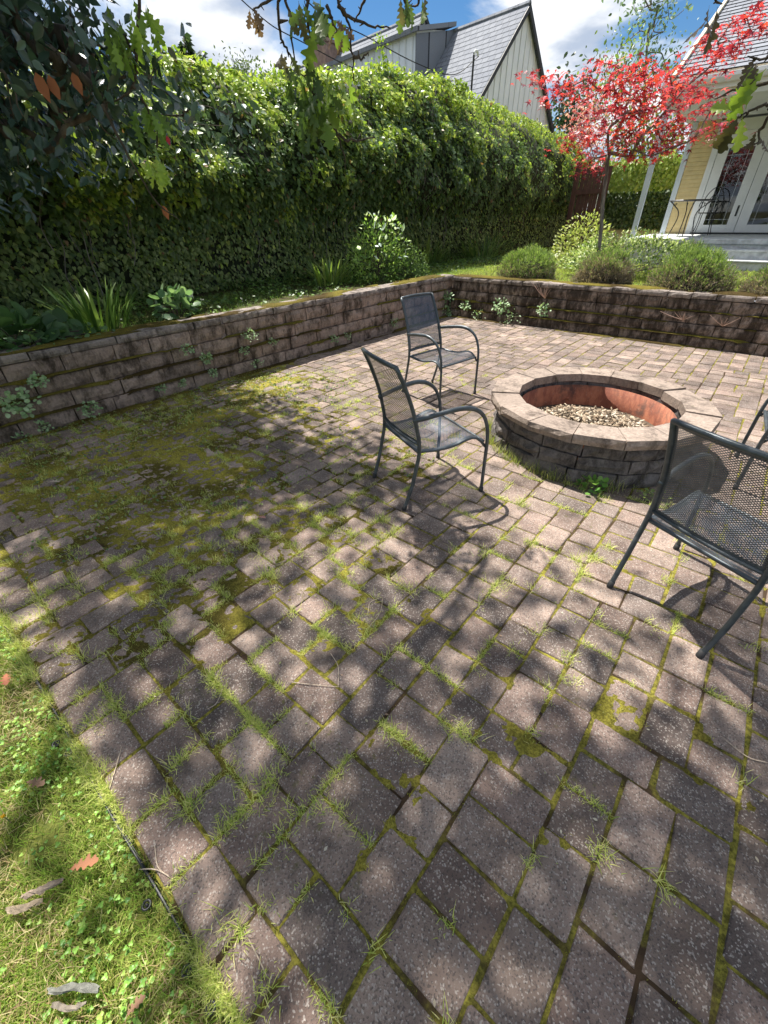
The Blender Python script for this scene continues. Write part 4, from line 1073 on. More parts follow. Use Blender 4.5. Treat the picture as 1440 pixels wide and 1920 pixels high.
for q in range(steps):
    y0 = 12.60 + q * 0.135; y1 = y0 + 0.165; z0 = 3.75 + (y0 - 12.6) * slope; z1 = 3.75 + (y1 - 12.6) * slope
    b_ = MB(); sh = ((q * 37) % 11) * 0.093
    L = MB(); L.hexa([(sh, 0, 0.012), (sh + 7.6, 0, 0.012), (sh + 7.6, 0.165, 0.0), (sh, 0.165, 0.0), (sh, 0, 0.024), (sh + 7.6, 0, 0.024), (sh + 7.6, 0.165, 0.011), (sh, 0.165, 0.011)])
    link('shingle_course', L.mesh('shingle_course', M_roof), yh, (-3.0 - sh + 2.0, y0 - HY, z0 - UPZ), (math.atan(slope), 0, 0))
b_ = MB(); b_.hexa([(-3.0, 12.6, 3.70), (4.6, 12.6, 3.70), (4.6, 18.9, 3.70 + 6.3 * slope), (-3.0, 18.9, 3.70 + 6.3 * slope), (-3.0, 12.6, 3.752), (4.6, 12.6, 3.752), (4.6, 18.9, 3.752 + 6.3 * slope), (-3.0, 18.9, 3.752 + 6.3 * slope)])
b_.build('roof_deck', M_cream, yh)
b_ = MB(); b_.hexa([(-3.06, 12.55, 3.58), (-3.002, 12.55, 3.58), (-3.002, 18.9, 3.58 + 6.35 * slope), (-3.06, 18.9, 3.58 + 6.35 * slope), (-3.06, 12.55, 3.80), (-3.002, 12.55, 3.80), (-3.002, 18.9, 3.80 + 6.35 * slope), (-3.06, 18.9, 3.80 + 6.35 * slope)])
b_.build('rake_board', M_cream, yh)
b_ = MB(); b_.add([(-2.96, HY + 0.3, 3.46), (-2.96, 18.8, 3.46), (-2.96, 18.8, 3.68 + 6.2 * slope), (-2.96, HY + 0.3, 3.68 + (HY - 12.3) * slope), (-2.80, HY + 0.3, 3.46), (-2.80, 18.8, 3.46), (-2.80, 18.8, 3.68 + 6.2 * slope), (-2.80, HY + 0.3, 3.68 + (HY - 12.3) * slope)], [(0, 3, 2, 1), (4, 5, 6, 7), (0, 1, 5, 4), (0, 4, 7, 3)]); b_.build('side_gable', M_yellow, yh)

# wrought iron bistro table and chair on the porch
def iron(pts, r_=0.011, k=5):
    mb = MB(); mb.tube(smooth_path(pts, k), r_, 6); return mb
tx, ty = -2.27, 14.0
TZ = PFZ + 0.70
bt = root('bistro_table', (tx, ty, PFZ), 'black wrought iron bistro table on the porch', 'table')
mb = MB(); mb.lathe([(0.02, TZ - 0.012), (0.44, TZ - 0.014), (0.455, TZ), (0.44, TZ + 0.014), (0.02, TZ + 0.014)], tx, ty, 32); mb.build('table_top', M_wire, bt)
for k in range(4):
    a = k * math.pi / 2 + 0.35; u = np.array([math.cos(a), math.sin(a), 0]); o_ = np.array([tx, ty, 0])
    iron([o_ + u * 0.42 + UZ * (TZ - 0.01), o_ + u * 0.31 + UZ * (TZ - 0.10), o_ + u * 0.21 + UZ * (TZ - 0.19), o_ + u * 0.175 + UZ * (TZ - 0.33), o_ + u * 0.22 + UZ * (PFZ + 0.16), o_ + u * 0.27 + UZ * PFZ]).build('leg', M_wire, bt, True)
    iron([o_ + u * 0.38 + UZ * (TZ - 0.02), o_ + u * 0.34 + UZ * (TZ - 0.07), o_ + u * 0.28 + UZ * (TZ - 0.05), o_ + u * 0.30 + UZ * (TZ - 0.10)], 0.007).build('scroll', M_wire, bt, True)
tx2, ty2 = -1.95, 14.75
bc = root('bistro_chair', (tx2, ty2, PFZ), 'black wrought iron chair with round hoop back behind the porch table', 'chair')
mb = MB(); mb.lathe([(0.02, PFZ + 0.44), (0.20, PFZ + 0.44), (0.215, PFZ + 0.455), (0.20, PFZ + 0.465), (0.02, PFZ + 0.465)], tx2, ty2, 24); mb.build('seat', M_wire, bc)
for k in range(4):
    a = k * math.pi / 2 + 0.78; u = np.array([math.cos(a), math.sin(a), 0]); o_ = np.array([tx2, ty2, 0])
    iron([o_ + u * 0.19 + UZ * (PFZ + 0.44), o_ + u * 0.20 + UZ * (PFZ + 0.2), o_ + u * 0.25 + UZ * PFZ], 0.009).build('leg', M_wire, bc, True)
hoop = [np.array([tx2 + 0.23 * math.cos(t), ty2 + 0.18, PFZ + 0.46 + 0.50 * math.sin(t)]) for t in np.linspace(0, math.pi, 13)]
iron(hoop, 0.010, 2).build('hoop_back', M_wire, bc, True)
hoop = [np.array([tx2 + 0.13 * math.cos(t), ty2 + 0.18, PFZ + 0.46 + 0.36 * math.sin(t)]) for t in np.linspace(0, math.pi, 13)]
iron(hoop, 0.008, 2).build('inner_hoop', M_wire, bc, True)
for s in (-1, 1):
    ring = [np.array([tx2 + s * 0.22, ty2 + 0.05 + 0.17 * math.cos(t), PFZ + 0.58 + 0.10 * math.sin(t)]) for t in np.linspace(0, math.pi, 9)]
    iron(ring, 0.009, 2).build('arm', M_wire, bc, True)

# red-brown wooden gate at the end of the hedge
GY = 18.0
gl = on_y(1068, 440, GY); gr_ = on_y(1108, 440, GY)
gate = root('wooden_gate', (gl[0], GY, UPZ), 'dark red brown wooden plank gate at the end of the hedge', 'gate')
k = gl[0]
while k < gr_[0] + 0.1:
    b_ = MB(); b_.box(k, k + 0.125, GY, GY + 0.02, UPZ + 0.05, 2.85 + rr.uniform(-0.01, 0.01)); b_.build('plank', M_gate, gate); k += 0.137
for z in (1.1, 2.15):
    b_ = MB(); b_.box(gl[0] - 0.05, gr_[0] + 0.22, GY - 0.05, GY - 0.002, z, z + 0.13); b_.build('rail', M_gate, gate)
b_ = MB(); b_.box(gl[0] - 0.2, gl[0] - 0.06, GY - 0.07, GY + 0.07, UPZ - 0.1, 3.0); b_.build('gate_post', M_gate, gate)

# ================================================================ IVY HEDGE
HYK = [-3, 2.5, 3.7, 4.7, 6.1, 7.1, 8.2, 9.5, 11.0, 13.5, 17.0, 19.6, 23.0]; HZK = [3.2, 3.22, 3.31, 3.50, 3.40, 3.58, 3.82, 4.10, 4.13, 4.06, 3.90, 3.76, 3.35]
def h_top(y): return np.interp(y, HYK, HZK) + 0.22 * (fbm(np.asarray(y) * 1.3, np.asarray(y) * 0 + 3.3, 91, 3) - 0.5)
def h_front(y, z):
    t = np.clip((z - 1.55) / 0.7, 0, 1); t = t * t * (3 - 2 * t)
    top = np.clip((z - (h_top(y) - 1.35)) / 1.35, 0, 1)
    return -7.30 + 0.50 * t * (0.6 + 0.8 * fbm(y * 0.7, z * 0.7, 15, 2)) + 0.55 * (fbm(y * 1.9, z * 1.9, 17, 3) - 0.5) * (0.18 + t) - 0.95 * top ** 1.7
hedge = root('ivy_hedge', (-7.6, 8.0, UPZ), 'tall clipped ivy hedge with yellow green top growth along the left side', 'hedge')
ys_ = np.arange(-3, 21.6, 0.14); zs_ = np.linspace(0, 1, 20)
Yg, Tg = np.meshgrid(ys_, zs_, indexing='ij'); Zg = UPZ - 0.05 + Tg * (h_top(Yg) - 0.10 - UPZ)
Xg = h_front(Yg, Zg) - 0.16
vid = np.arange(Yg.size).reshape(Yg.shape)
Qf = np.stack([vid[:-1, :-1], vid[1:, :-1], vid[1:, 1:], vid[:-1, 1:]], -1).reshape(-1, 4)
Vc = np.stack([Xg.ravel(), Yg.ravel(), Zg.ravel()], 1)
# top and back of the core
nv0 = len(Vc); tb = np.stack([np.full(len(ys_), -9.1), ys_, h_top(ys_) - 0.2], 1); bb = np.stack([np.full(len(ys_), -9.1), ys_, np.full(len(ys_), UPZ - 0.05)], 1)
Vc = np.vstack([Vc, tb, bb]); n_ = len(ys_); i_ = np.arange(n_ - 1)
Qf = np.vstack([Qf, np.stack([vid[:-1, -1], vid[1:, -1], nv0 + i_ + 1, nv0 + i_], 1), np.stack([nv0 + i_, nv0 + i_ + 1, nv0 + n_ + i_ + 1, nv0 + n_ + i_], 1)])
obj('hedge_core', Vc, Qf, plain('hedge_inside', (0.030, 0.036, 0.018), 0.95, 0, 0.4, 6), hedge)
def hedge_leaves(n, ylo, yhi):
    y = rng.uniform(ylo, yhi, n); t = rng.random(n) ** 0.9; zt = h_top(y); z = UPZ + 0.02 + t * (zt - UPZ)
    x = h_front(y, z) + rng.normal(0, 0.035, n) - 0.01
    gapn = fbm(y * 1.1 + 9, z * 1.6, 55, 3); kp = rng.random(n) < np.clip((gapn - 0.27) * 7, 0.45, 1); y, z, x, zt = y[kp], z[kp], x[kp], zt[kp]; n = len(y)
    frac = (zt - z)
    tuft = fbm(y * 3.2, z * 3.2, 29, 2)
    x += 0.75 * np.clip(tuft - 0.42, 0, 1) * np.clip((z - 1.6) / 0.8, 0, 1)
    low = np.clip((1.75 - z) / 0.5, 0, 1)
    N = np.column_stack([np.full(n, 1.0), rng.normal(0, 0.35, n), rng.normal(0.25, 0.4, n)]); X = np.column_stack([rng.normal(0.35, 0.3, n), rng.normal(0, 0.55, n), np.full(n, -0.9)])
    up = (frac < 1.5) & (rng.random(n) < 0.75); N[up] += np.column_stack([np.zeros(up.sum()), rng.normal(0, 0.4, up.sum()), np.full(up.sum(), 0.9)]); X[up, 2] += rng.uniform(0, 1.0, up.sum())
    S = np.where(low > 0.5, rng.uniform(0.032, 0.070, n), rng.uniform(0.04, 0.088, n)) * np.where(rng.random(n) < 0.12, 1.3, 1.0)
    dark = colvar(n, [(0.075, 0.125, 0.042), (0.105, 0.17, 0.058), (0.14, 0.21, 0.075), (0.085, 0.14, 0.06)], jit=0.25)
    lowc = colvar(n, [(0.135, 0.19, 0.055), (0.18, 0.24, 0.08), (0.24, 0.29, 0.11), (0.09, 0.135, 0.045)], jit=0.25)
    new = colvar(n, [(0.25, 0.35, 0.055), (0.34, 0.43, 0.08), (0.19, 0.28, 0.045), (0.42, 0.46, 0.12)], jit=0.2)
    pn = np.clip(1.05 - frac / 1.25 + 2.4 * (tuft - 0.5), 0.06, 0.92); isn = rng.random(n) < pn
    col = np.where(isn[:, None], new, np.where((rng.random(n) < low)[:, None], lowc, dark))
    dd = rng.random(n) < 0.012; col[dd] = colvar(dd.sum(), [(0.22, 0.13, 0.07), (0.30, 0.20, 0.10)])
    return scatter_arrays(T_IVY, np.column_stack([x, y, z]), X, N, S, col)
a_ = hedge_leaves(54000, 0.5, 12.0); b_ = hedge_leaves(18000, 12.0, 21.5); c_ = hedge_leaves(3500, -3, 0.5)
n = 9000; y = rng.uniform(0.0, 21.4, n); x = rng.uniform(-8.9, -7.75, n); z = h_top(y) + rng.normal(0.0, 0.05, n) - 0.10 * np.clip(x + 7.95, 0, 1) + 0.10 * fbm(y * 3, x * 3, 4, 2)
d_ = scatter_arrays(T_IVY, np.column_stack([x, y, z]), rand_dir(n) + (0.2, 0, 0.2), rand_dir(n) * 0.7 + (0.1, 0, 1), rng.uniform(0.05, 0.085, n), colvar(n, [(0.24, 0.33, 0.05), (0.32, 0.40, 0.07), (0.17, 0.26, 0.04), (0.38, 0.42, 0.11)]))
V_, F_, C_ = merge(a_, b_, c_, d_)
obj('ivy_leaves', V_, F_, M_leaf, hedge, C_, kind='stuff')
hs_ = MB()
for k in range(70):
    yy = rng.uniform(1.0, 16.0); z0 = rng.uniform(0.7, 2.0); L_ = rng.uniform(0.5, 1.3); zq = np.linspace(z0, z0 + L_, 6); yq = yy + np.cumsum(rng.normal(0, 0.05, 6))
    hs_.tube(smooth_path(np.column_stack([h_front(yq, zq) + rng.uniform(0.0, 0.06), yq, zq]), 2), 0.006, 4)
hs_.build('hanging_stems', M_bark_grey, hedge, kind='stuff')
# upright shoots standing proud of the hedge top
sp = []; stem = MB()
for k in range(70):
    if k == 0: b0 = on_x(722, 138, -7.9); L = 0.62
    elif k == 1: b0 = on_x(816, 205, -7.9); L = 0.62
    elif k == 2: b0 = on_x(590, 160, -7.9); L = 0.25
    else:
        yy = rng.uniform(1.5, 17.5); b0 = np.array([rng.uniform(-8.4, -7.8), yy, h_top(yy) - 0.05]); L = rng.uniform(0.10, 0.26)
    tip = b0 + np.array([rng.normal(0, 0.05), rng.normal(0, 0.05), L])
    stem.tube([b0 - (0, 0, 0.1), tip], [0.006, 0.003], 4)
    m_ = int(26 * L / 0.3) * (2 if k < 2 else 1); t = rng.random(m_)[:, None]; P = b0 + t * (tip - b0) + rng.normal(0, 0.035 + (0.03 if k < 2 else 0), (m_, 3))
    sp.append(scatter_arrays(T_OVAL, P, rand_dir(m_) + (0, 0, 0.2), rand_dir(m_) + (0.3, 0, 0.6), rng.uniform(0.05, 0.08, m_), colvar(m_, [(0.24, 0.34, 0.05), (0.33, 0.42, 0.08), (0.18, 0.28, 0.04)])))
V_, F_, C_ = merge(*sp); obj('shoot_leaves', V_, F_, M_leaf, hedge, C_, kind='stuff'); stem.build('shoot_stems', M_twig, hedge, kind='stuff')

# low ivy and grass in the bed at the hedge foot
def bed_z(x, y): return upz(x, y)
n = 15000; y = rng.uniform(-0.5, 12.5, n); x = rng.uniform(-7.25, -5.15, n)
dens = np.clip((-x - 5.35) / 1.0, 0.18, 1) * np.clip((fbm(x * 1.5, y * 1.5, 71, 3) - 0.30) * 4, 0.1, 1)
s = rng.random(n) < dens; x, y = x[s], y[s]; n = len(x)
z = bed_z(x, y) + rng.uniform(0.01, 0.09, n) + np.clip(-x - 6.7, 0, 1) * 0.15
gc1 = scatter_arrays(T_IVY, np.column_stack([x, y, z]), rand_dir(n) * (1, 1, 0.4), rand_dir(n) * 0.5 + (0.2, 0, 1), rng.uniform(0.025, 0.055, n), colvar(n, [(0.06, 0.12, 0.025), (0.09, 0.17, 0.035), (0.14, 0.23, 0.05), (0.04, 0.085, 0.02)], jit=0.25))
gc2 = lawn_patch(26000, -6.9, -5.15, 0.0, 11, 0.03, 0.075, 0.004, bed_z, [(0.13, 0.22, 0.04), (0.19, 0.28, 0.06), (0.09, 0.15, 0.03)], lambda x, y: np.clip((fbm(x * 1.1, y * 1.1, 73, 3) - 0.33) * 4, 0.1, 1))
V_, F_, C_ = merge(gc1, gc2); tag(obj('bed_groundcover', V_, F_, M_leaf, None, C_), 'low green groundcover filling the bed between hedge and wall', 'groundcover', kind='stuff')
# upper lawn behind the far wall
vA = lawn_patch(34000, -6.3, 1.0, 8.05, 10.6, 0.025, 0.055, 0.005, upz, [(0.26, 0.36, 0.06), (0.34, 0.42, 0.08), (0.19, 0.28, 0.04), (0.40, 0.42, 0.12)])
vB = lawn_patch(16000, -7.0, 3.0, 10.6, 17.5, 0.035, 0.07, 0.010, upz, [(0.26, 0.36, 0.06), (0.34, 0.42, 0.08), (0.19, 0.28, 0.04)])
V_, F_, C_ = merge(vA, vB); tag(obj('upper_lawn_grass', V_, F_, M_grass, None, C_), 'sunlit yellow green grass between the lavender bushes', 'grass', kind='stuff')

# ================================================================ PLANTS IN THE BEDS
def swords(base, dirs, L, W, droop, col):
    n = len(base); k = 6; t = np.linspace(0, 1, k)
    h = unit(dirs * (1, 1, 0)); V = np.zeros((n, k, 2, 3)); side = np.cross(h, np.array([0, 0, 1.0]))
    for i, s in enumerate(t):
        c = base + dirs * (L * s)[:, None] + np.column_stack([h[:, 0], h[:, 1], -np.ones(n) * 0.9]) * (droop * L * s ** 2.4)[:, None]
        w = W * (0.75 + 0.5 * s) * (1 - s ** 3.5) + 0.0005
        V[:, i, 0] = c - side * w[:, None]; V[:, i, 1] = c + side * w[:, None]
    idx_ = np.arange(n * k * 2).reshape(n, k, 2)
    a, b, c, d = idx_[:, :-1, 0].ravel(), idx_[:, :-1, 1].ravel(), idx_[:, 1:, 1].ravel(), idx_[:, 1:, 0].ravel()
    return V.reshape(-1, 3), np.vstack([np.stack([a, b, c], 1), np.stack([a, c, d], 1)]), np.repeat(col, k * 2, axis=0)
def sword_clump(name, p, n, L0, L1, W, spread, droop, cols, label, cat='plant', rad=0.14, group=None, rx=1.0, ry=1.0):
    R = root(name, p, label, cat, group)
    a = rng.uniform(0, 6.28, n); r_ = rad * np.sqrt(rng.random(n)); lean = rng.uniform(0.05, 1, n) * spread
    base = np.column_stack([p[0] + rx * r_ * np.cos(a), p[1] + ry * r_ * np.sin(a), np.full(n, p[2] - 0.01)])
    d = np.column_stack([np.cos(a) * lean, np.sin(a) * lean, np.ones(n)]); d = unit(d)
    V, Fc, Co = swords(base, d, rng.uniform(L0, L1, n), rng.uniform(0.7, 1.2, n) * W, droop * rng.uniform(0.2, 1.4, n), colvar(n, cols, jit=0.2))
    obj('leaf_blades', V, Fc, M_leaf, R, Co, kind='stuff'); return R
ZB = UPZ + 0.005
IR = [(0.10, 0.19, 0.035), (0.15, 0.25, 0.05), (0.07, 0.14, 0.03), (0.22, 0.32, 0.07)]
p = on_z(185, 618, ZB); sword_clump('iris_clump', p, 95, 0.28, 0.60, 0.014, 0.65, 0.24, IR, 'iris clump with upright sword leaves behind the left end of the wall', rad=0.28, ry=1.2, rx=0.6)
p = on_z(622, 532, ZB); sword_clump('iris_clump', p, 90, 0.35, 0.66, 0.014, 0.85, 0.30, [(0.13, 0.21, 0.05), (0.20, 0.28, 0.06), (0.28, 0.34, 0.09), (0.16, 0.24, 0.10)], 'arching iris clump hanging over the wall cap beside the white flecked shrub', rad=0.28, ry=1.5, rx=0.7)
p = on_z(800, 494, ZB); sword_clump('daylily_clump', p, 110, 0.45, 0.85, 0.012, 0.8, 0.45, [(0.08, 0.15, 0.04), (0.12, 0.20, 0.05), (0.20, 0.25, 0.07)], 'dark green daylily clump just right of the white flecked shrub', rad=0.45, ry=1.4)
p = on_z(868, 478, ZB); p = np.array([-6.75, 12.6, ZB]); sword_clump('daylily_clump', p, 120, 0.5, 0.95, 0.014, 0.9, 0.5, [(0.06, 0.12, 0.04), (0.10, 0.17, 0.05), (0.15, 0.21, 0.07)], 'shaded grassy daylily clump at the far foot of the hedge', rad=0.6, ry=1.6)

def leafy(name, p, n, rx, ry, h, T, S0, S1, cols, label, cat='plant', mat=None, up=0.6, shell=0.6, group=None, stems=14, weights=None, zpow=1.0, X0=(0, 0, 0.1)):
    R = root(name, p, label, cat, group); p = np.asarray(p, float)
    u = rand_dir(n); u[:, 2] = np.abs(u[:, 2]) ** zpow; r_ = shell + (1 - shell) * rng.random(n) ** 0.6
    lump = 0.82 + 0.36 * fbm(u[:, 0] * 2.3 + p[0], u[:, 1] * 2.3 + u[:, 2] * 2 + p[1], int(abs(p[0] * 100)) % 97, 3)
    P = p + u * np.array([rx, ry, h]) * (r_ * lump)[:, None] + (0, 0, 0.01)
    N = u * 0.8 + rand_dir(n) * 0.6 + (0, 0, up); X = u + rand_dir(n) * 0.9 + np.array(X0)
    V, Fc, Co = scatter_arrays(T, P, X, N, rng.uniform(S0, S1, n), colvar(n, cols, weights, 0.2))
    mb = MB()
    for k in range(stems):
        d = rand_dir(1)[0]; d[2] = abs(d[2]); e = p + d * np.array([rx, ry, h]) * 0.8
        mb.tube(smooth_path([p + (d[0] * 0.03, d[1] * 0.03, -0.02), (p + e) / 2 + (0, 0, 0.04), e], 3), [0.006 * 1.0] * 7, 4)
    mb.build('stems', M_twig, R, kind='stuff')
    obj('leaves', V, Fc, mat or M_leaf, R, Co, kind='stuff'); return R
p = on_z(335, 592, ZB); leafy('broad_leaf_plant', p, 90, 0.26, 0.30, 0.30, T_ROUND, 0.07, 0.13, [(0.09, 0.17, 0.085), (0.14, 0.23, 0.12), (0.19, 0.28, 0.15)], 'blue green broad leaved plant right of the left iris clump', shell=0.35, up=0.9)
p = on_z(35, 648, ZB); leafy('broad_leaf_plant', p, 110, 0.38, 0.5, 0.24, T_ROUND, 0.10, 0.19, [(0.05, 0.11, 0.045), (0.08, 0.16, 0.06), (0.11, 0.20, 0.08)], 'large leaved dark plant at the left edge behind the wall', shell=0.4, up=1.1)
p = on_z(105, 645, ZB); leafy('low_weed_patch', p, 150, 0.30, 0.55, 0.14, T_ROUND, 0.03, 0.055, [(0.07, 0.14, 0.05), (0.12, 0.21, 0.08)], 'small leaved weeds on the wall cap below the left iris', shell=0.3, up=1.2)
p = np.array([-5.92, 6.92, ZB]); wsh = leafy('flowering_shrub', p, 1500, 0.52, 0.70, 0.98, T_OVAL, 0.04, 0.075, [(0.20, 0.33, 0.07), (0.28, 0.42, 0.10), (0.12, 0.22, 0.05), (0.36, 0.46, 0.13)], 'bright green shrub with white flecked leaves in front of the hedge', 'shrub', shell=0.45, up=0.5, zpow=0.8)
n = 46; u = rand_dir(n); u[:, 2] = 0.35 + 0.65 * np.abs(u[:, 2]); u[:, 0] = np.abs(u[:, 0]) * 0.8
V_, F_, C_ = scatter_arrays(T_OVAL, p + u * (0.55, 0.72, 1.0), rand_dir(n) + u, u + (0, 0, 0.6), rng.uniform(0.08, 0.15, n), colvar(n, [(0.62, 0.72, 0.66), (0.55, 0.66, 0.58)])); obj('white_leaves', V_, F_, M_leaf, wsh, C_, kind='stuff')
p = np.array([-5.72, 7.55, ZB]); leafy('ferny_shrub', p, 2600, 0.42, 0.5, 0.55, T_QUAD, 0.02, 0.045, [(0.12, 0.20, 0.06), (0.18, 0.27, 0.08), (0.09, 0.15, 0.05)], 'fine leaved grey green shrub below the white flecked shrub', 'shrub', shell=0.3)

# lavender balls along the far wall
def lavender(p, rx, ry, h, woody, label):
    R = root('lavender_bush', p, label, 'lavender', 'lavender bushes along the far wall'); p = np.asarray(p, float)
    mb = MB()
    for k in range(60):
        a = rng.uniform(0, 6.28); r_ = rng.uniform(0.3, 0.95); e = p + np.array([rx * r_ * math.cos(a), ry * r_ * math.sin(a), h * rng.uniform(0.3, 0.85) * math.sqrt(max(0.1, 1 - r_ * r_ * 0.7))])
        mb.tube(smooth_path([p + np.array([0.12 * rx * math.cos(a), 0.12 * ry * math.sin(a), -0.01]), p + (e - p) * np.array([0.6, 0.6, 0.35]), e], 2), [0.007, 0.006, 0.005, 0.0045, 0.0035], 4)
    mb.build('woody_stems', M_bark_grey, R, kind='stuff')
    cm = MB(); prof_ = [(1.0, 0.0), (0.95, 0.3), (0.78, 0.62), (0.5, 0.85), (0.15, 0.97)]
    cm.lathe([(a_ * 0.72, b_ * 0.74) for a_, b_ in prof_], 0, 0, 14); cm.V = [(p[0] + v[0] * rx, p[1] + v[1] * ry, p[2] + v[2] * h) for v in cm.V]; cm.build('inner_core', bpy.data.materials.get('lavender_core') or plain('lavender_core', (0.06, 0.048, 0.038), 0.95, 0, 0.4, 40, 0.8), R)  # solid dark core filling the bush behind the sparse blades
    n = 1500; u = rand_dir(n); u[:, 2] = np.abs(u[:, 2]); r_ = 0.62 + 0.38 * rng.random(n) ** 0.5
    lump = 0.80 + 0.40 * fbm(u[:, 0] * 3 + p[0] * 3, u[:, 1] * 3 + u[:, 2] * 3, 7, 2)
    base = p + u * np.array([rx, ry, h]) * (r_ * lump)[:, None]; m_ = 9
    B = np.repeat(base, m_, 0) + rng.normal(0, 0.02, (n * m_, 3)); U_ = np.repeat(u, m_, 0)
    B[:, 2] = np.maximum(B[:, 2], p[2] + 0.01)
    D = U_ * 0.6 + rand_dir(n * m_) * 0.7 + (0, 0, 0.7)
    hf = np.clip((B[:, 2] - p[2]) / h, 0, 1)
    wood = rng.random(n * m_) < np.clip(woody + 0.85 - hf * 1.35, 0.03, 0.97)
    col = np.where(wood[:, None], colvar(n * m_, [(0.20, 0.16, 0.13), (0.28, 0.23, 0.19), (0.14, 0.11, 0.09), (0.24, 0.20, 0.18)]), colvar(n * m_, [(0.16, 0.24, 0.07), (0.22, 0.31, 0.09), (0.28, 0.36, 0.12), (0.12, 0.17, 0.07)]))
    V, Fc, Co = scatter_arrays(T_BLADE, B, D, rand_dir(n * m_), rng.uniform(0.03, 0.06, n * m_), col, np.full(n * m_, 0.0085))
    obj('needle_leaves', V, Fc, M_grass, R, Co, kind='stuff')
lavender((-3.62, 8.42, ZB), 0.55, 0.42, 0.50, 0.0, 'rounded green lavender bush nearest the wall corner')
lavender((-2.28, 8.36, ZB), 0.43, 0.38, 0.48, 0.55, 'greyish woody lavender bush in front of the red maple')
lavender((-1.02, 8.36, ZB), 0.54, 0.44, 0.56, 0.15, 'largest lavender bush, in front of the porch steps')
lavender((0.18, 8.32, ZB), 0.56, 0.44, 0.46, 0.30, 'lavender bush cut off at the right edge of the photo')

leafy('variegated_mound', (-2.45, 10.5, ZB), 3400, 1.35, 0.75, 0.66, T_OVAL, 0.045, 0.075, [(0.22, 0.30, 0.10), (0.34, 0.42, 0.17), (0.52, 0.56, 0.34), (0.12, 0.19, 0.05)], 'wide variegated leafy mound behind the lavender', 'shrub', shell=0.7, up=0.5)
leafy('spiky_shrub', (-3.75, 11.6, ZB), 1500, 0.75, 0.6, 0.95, T_OVAL, 0.05, 0.09, [(0.30, 0.36, 0.10), (0.24, 0.28, 0.09), (0.40, 0.42, 0.16)], 'yellow green shrub behind the maple trunk', 'shrub', shell=0.5)

# ivy covered wall behind the gate, left of the yellow house
iw = root('ivy_covered_wall', (-4.6, 19.2, UPZ), 'pale garden wall covered in ivy left of the yellow house', 'wall')
b_ = MB(); b_.box(-5.7, -2.6, 19.2, 19.4, UPZ - 0.1, 2.5); b_.build('wall', M_cream, iw)
n = 5200; x = rng.uniform(-5.9, -2.7, n); z = UPZ + 0.35 + rng.random(n) ** 0.8 * 1.95 + 0.2 * fbm(x * 2, x * 0, 3, 2)
s = (z > 1.35 - 0.5 * fbm(x * 1.5, x * 0 + 2, 8, 2)); x, z = x[s], z[s]; n = len(x); fr_ = (z > 2.25)
V_, F_, C_ = scatter_arrays(T_IVY, np.column_stack([x, 19.14 - rng.uniform(0, 0.16, n) - 0.12 * fr_, z]), np.column_stack([rng.normal(0, 0.5, n), rng.normal(-0.3, 0.3, n), np.full(n, -0.9)]), np.column_stack([rng.normal(0, 0.4, n), np.full(n, -1.0), rng.normal(0.3, 0.3, n)]), rng.uniform(0.07, 0.13, n), np.where(fr_[:, None], colvar(n, [(0.22, 0.32, 0.06), (0.30, 0.38, 0.09)]), colvar(n, [(0.035, 0.07, 0.02), (0.06, 0.10, 0.03), (0.09, 0.14, 0.04)])))
obj('ivy_leaves', V_, F_, M_leaf, iw, C_, kind='stuff')

# ================================================================ JAPANESE MAPLE
mp_b = np.array([-2.86, 10.0, ZB]); maple = root('japanese_maple', mp_b, 'red leaved japanese maple in front of the yellow house', 'tree')
MPX = [(1000, 138), (1012, 150), (1030, 186), (1050, 166), (1045, 140), (1075, 160), (1100, 148), (1132, 118), (1160, 128), (1200, 118), (1180, 150), (1220, 130), (1240, 150), (1260, 172), (1290, 122), (1312, 92), (1338, 64), (1368, 46), (1398, 32), (1425, 18), (1352, 98), (1330, 126), (1300, 150), (1380, 88), (1310, 172), (1330, 165), (1290, 182), (1262, 192), (1232, 200), (1202, 212), (1172, 212), (1142, 202), (1112, 216), (1092, 250), (1072, 266), (1120, 280), (1160, 272), (1200, 262), (1240, 262), (1280, 242), (1302, 258), (1332, 242), (1362, 236), (1100, 318), (1114, 298), (1182, 292), (1220, 292), (1252, 278), (1142, 242), (1182, 242), (1212, 172), (1162, 186), (1126, 170), (1150, 155), (1200, 190), (1225, 235), (1265, 225), (1090, 190), (1105, 245), (1435, 40), (1410, 60), (1365, 75), (1320, 205), (1345, 190), (1255, 140), (1275, 160)]
tg, parts = [], []
for (qx, qy) in MPX:
    edge_ = qx > 1280 or qx < 1060
    c = on_y(qx, qy, 10.0 + rng.normal(0, 0.25)); tg.append(c)
    m_ = int(rng.uniform(38, 58) * (0.55 if qy > 285 else 1.0) * (0.62 if edge_ else 1.0)); sd = np.array([0.155, 0.20, 0.05]) * (0.85 if edge_ else 1.1)
    P = c + rng.normal(size=(m_, 3)) * sd; P[:, 2] -= 0.25 * np.hypot(P[:, 0] - c[0], P[:, 1] - c[1]) ** 1.3
    parts.append(scatter_arrays(T_PALM, P, rand_dir(m_) * (1, 1, 0.4) + (0, 0, -0.45), rand_dir(m_) * 0.55 + (0, 0, 1), rng.uniform(0.06, 0.095, m_), colvar(m_, [(0.50, 0.045, 0.085), (0.60, 0.055, 0.075), (0.28, 0.025, 0.05), (0.62, 0.08, 0.06), (0.42, 0.06, 0.11), (0.20, 0.025, 0.05)], jit=0.2)))
V_, F_, C_ = merge(*parts); obj('crown', V_, F_, M_red, maple, C_, kind='stuff')
tr = skeleton(mp_b, tg, 0.006, 0.0048, 0.07, 6, 0.55, [on_y(1127, 430, 10), on_y(1130, 380, 10), on_y(1136, 335, 10), on_y(1142, 290, 10)])
tr.build('trunk', M_bark_grey, maple, True)

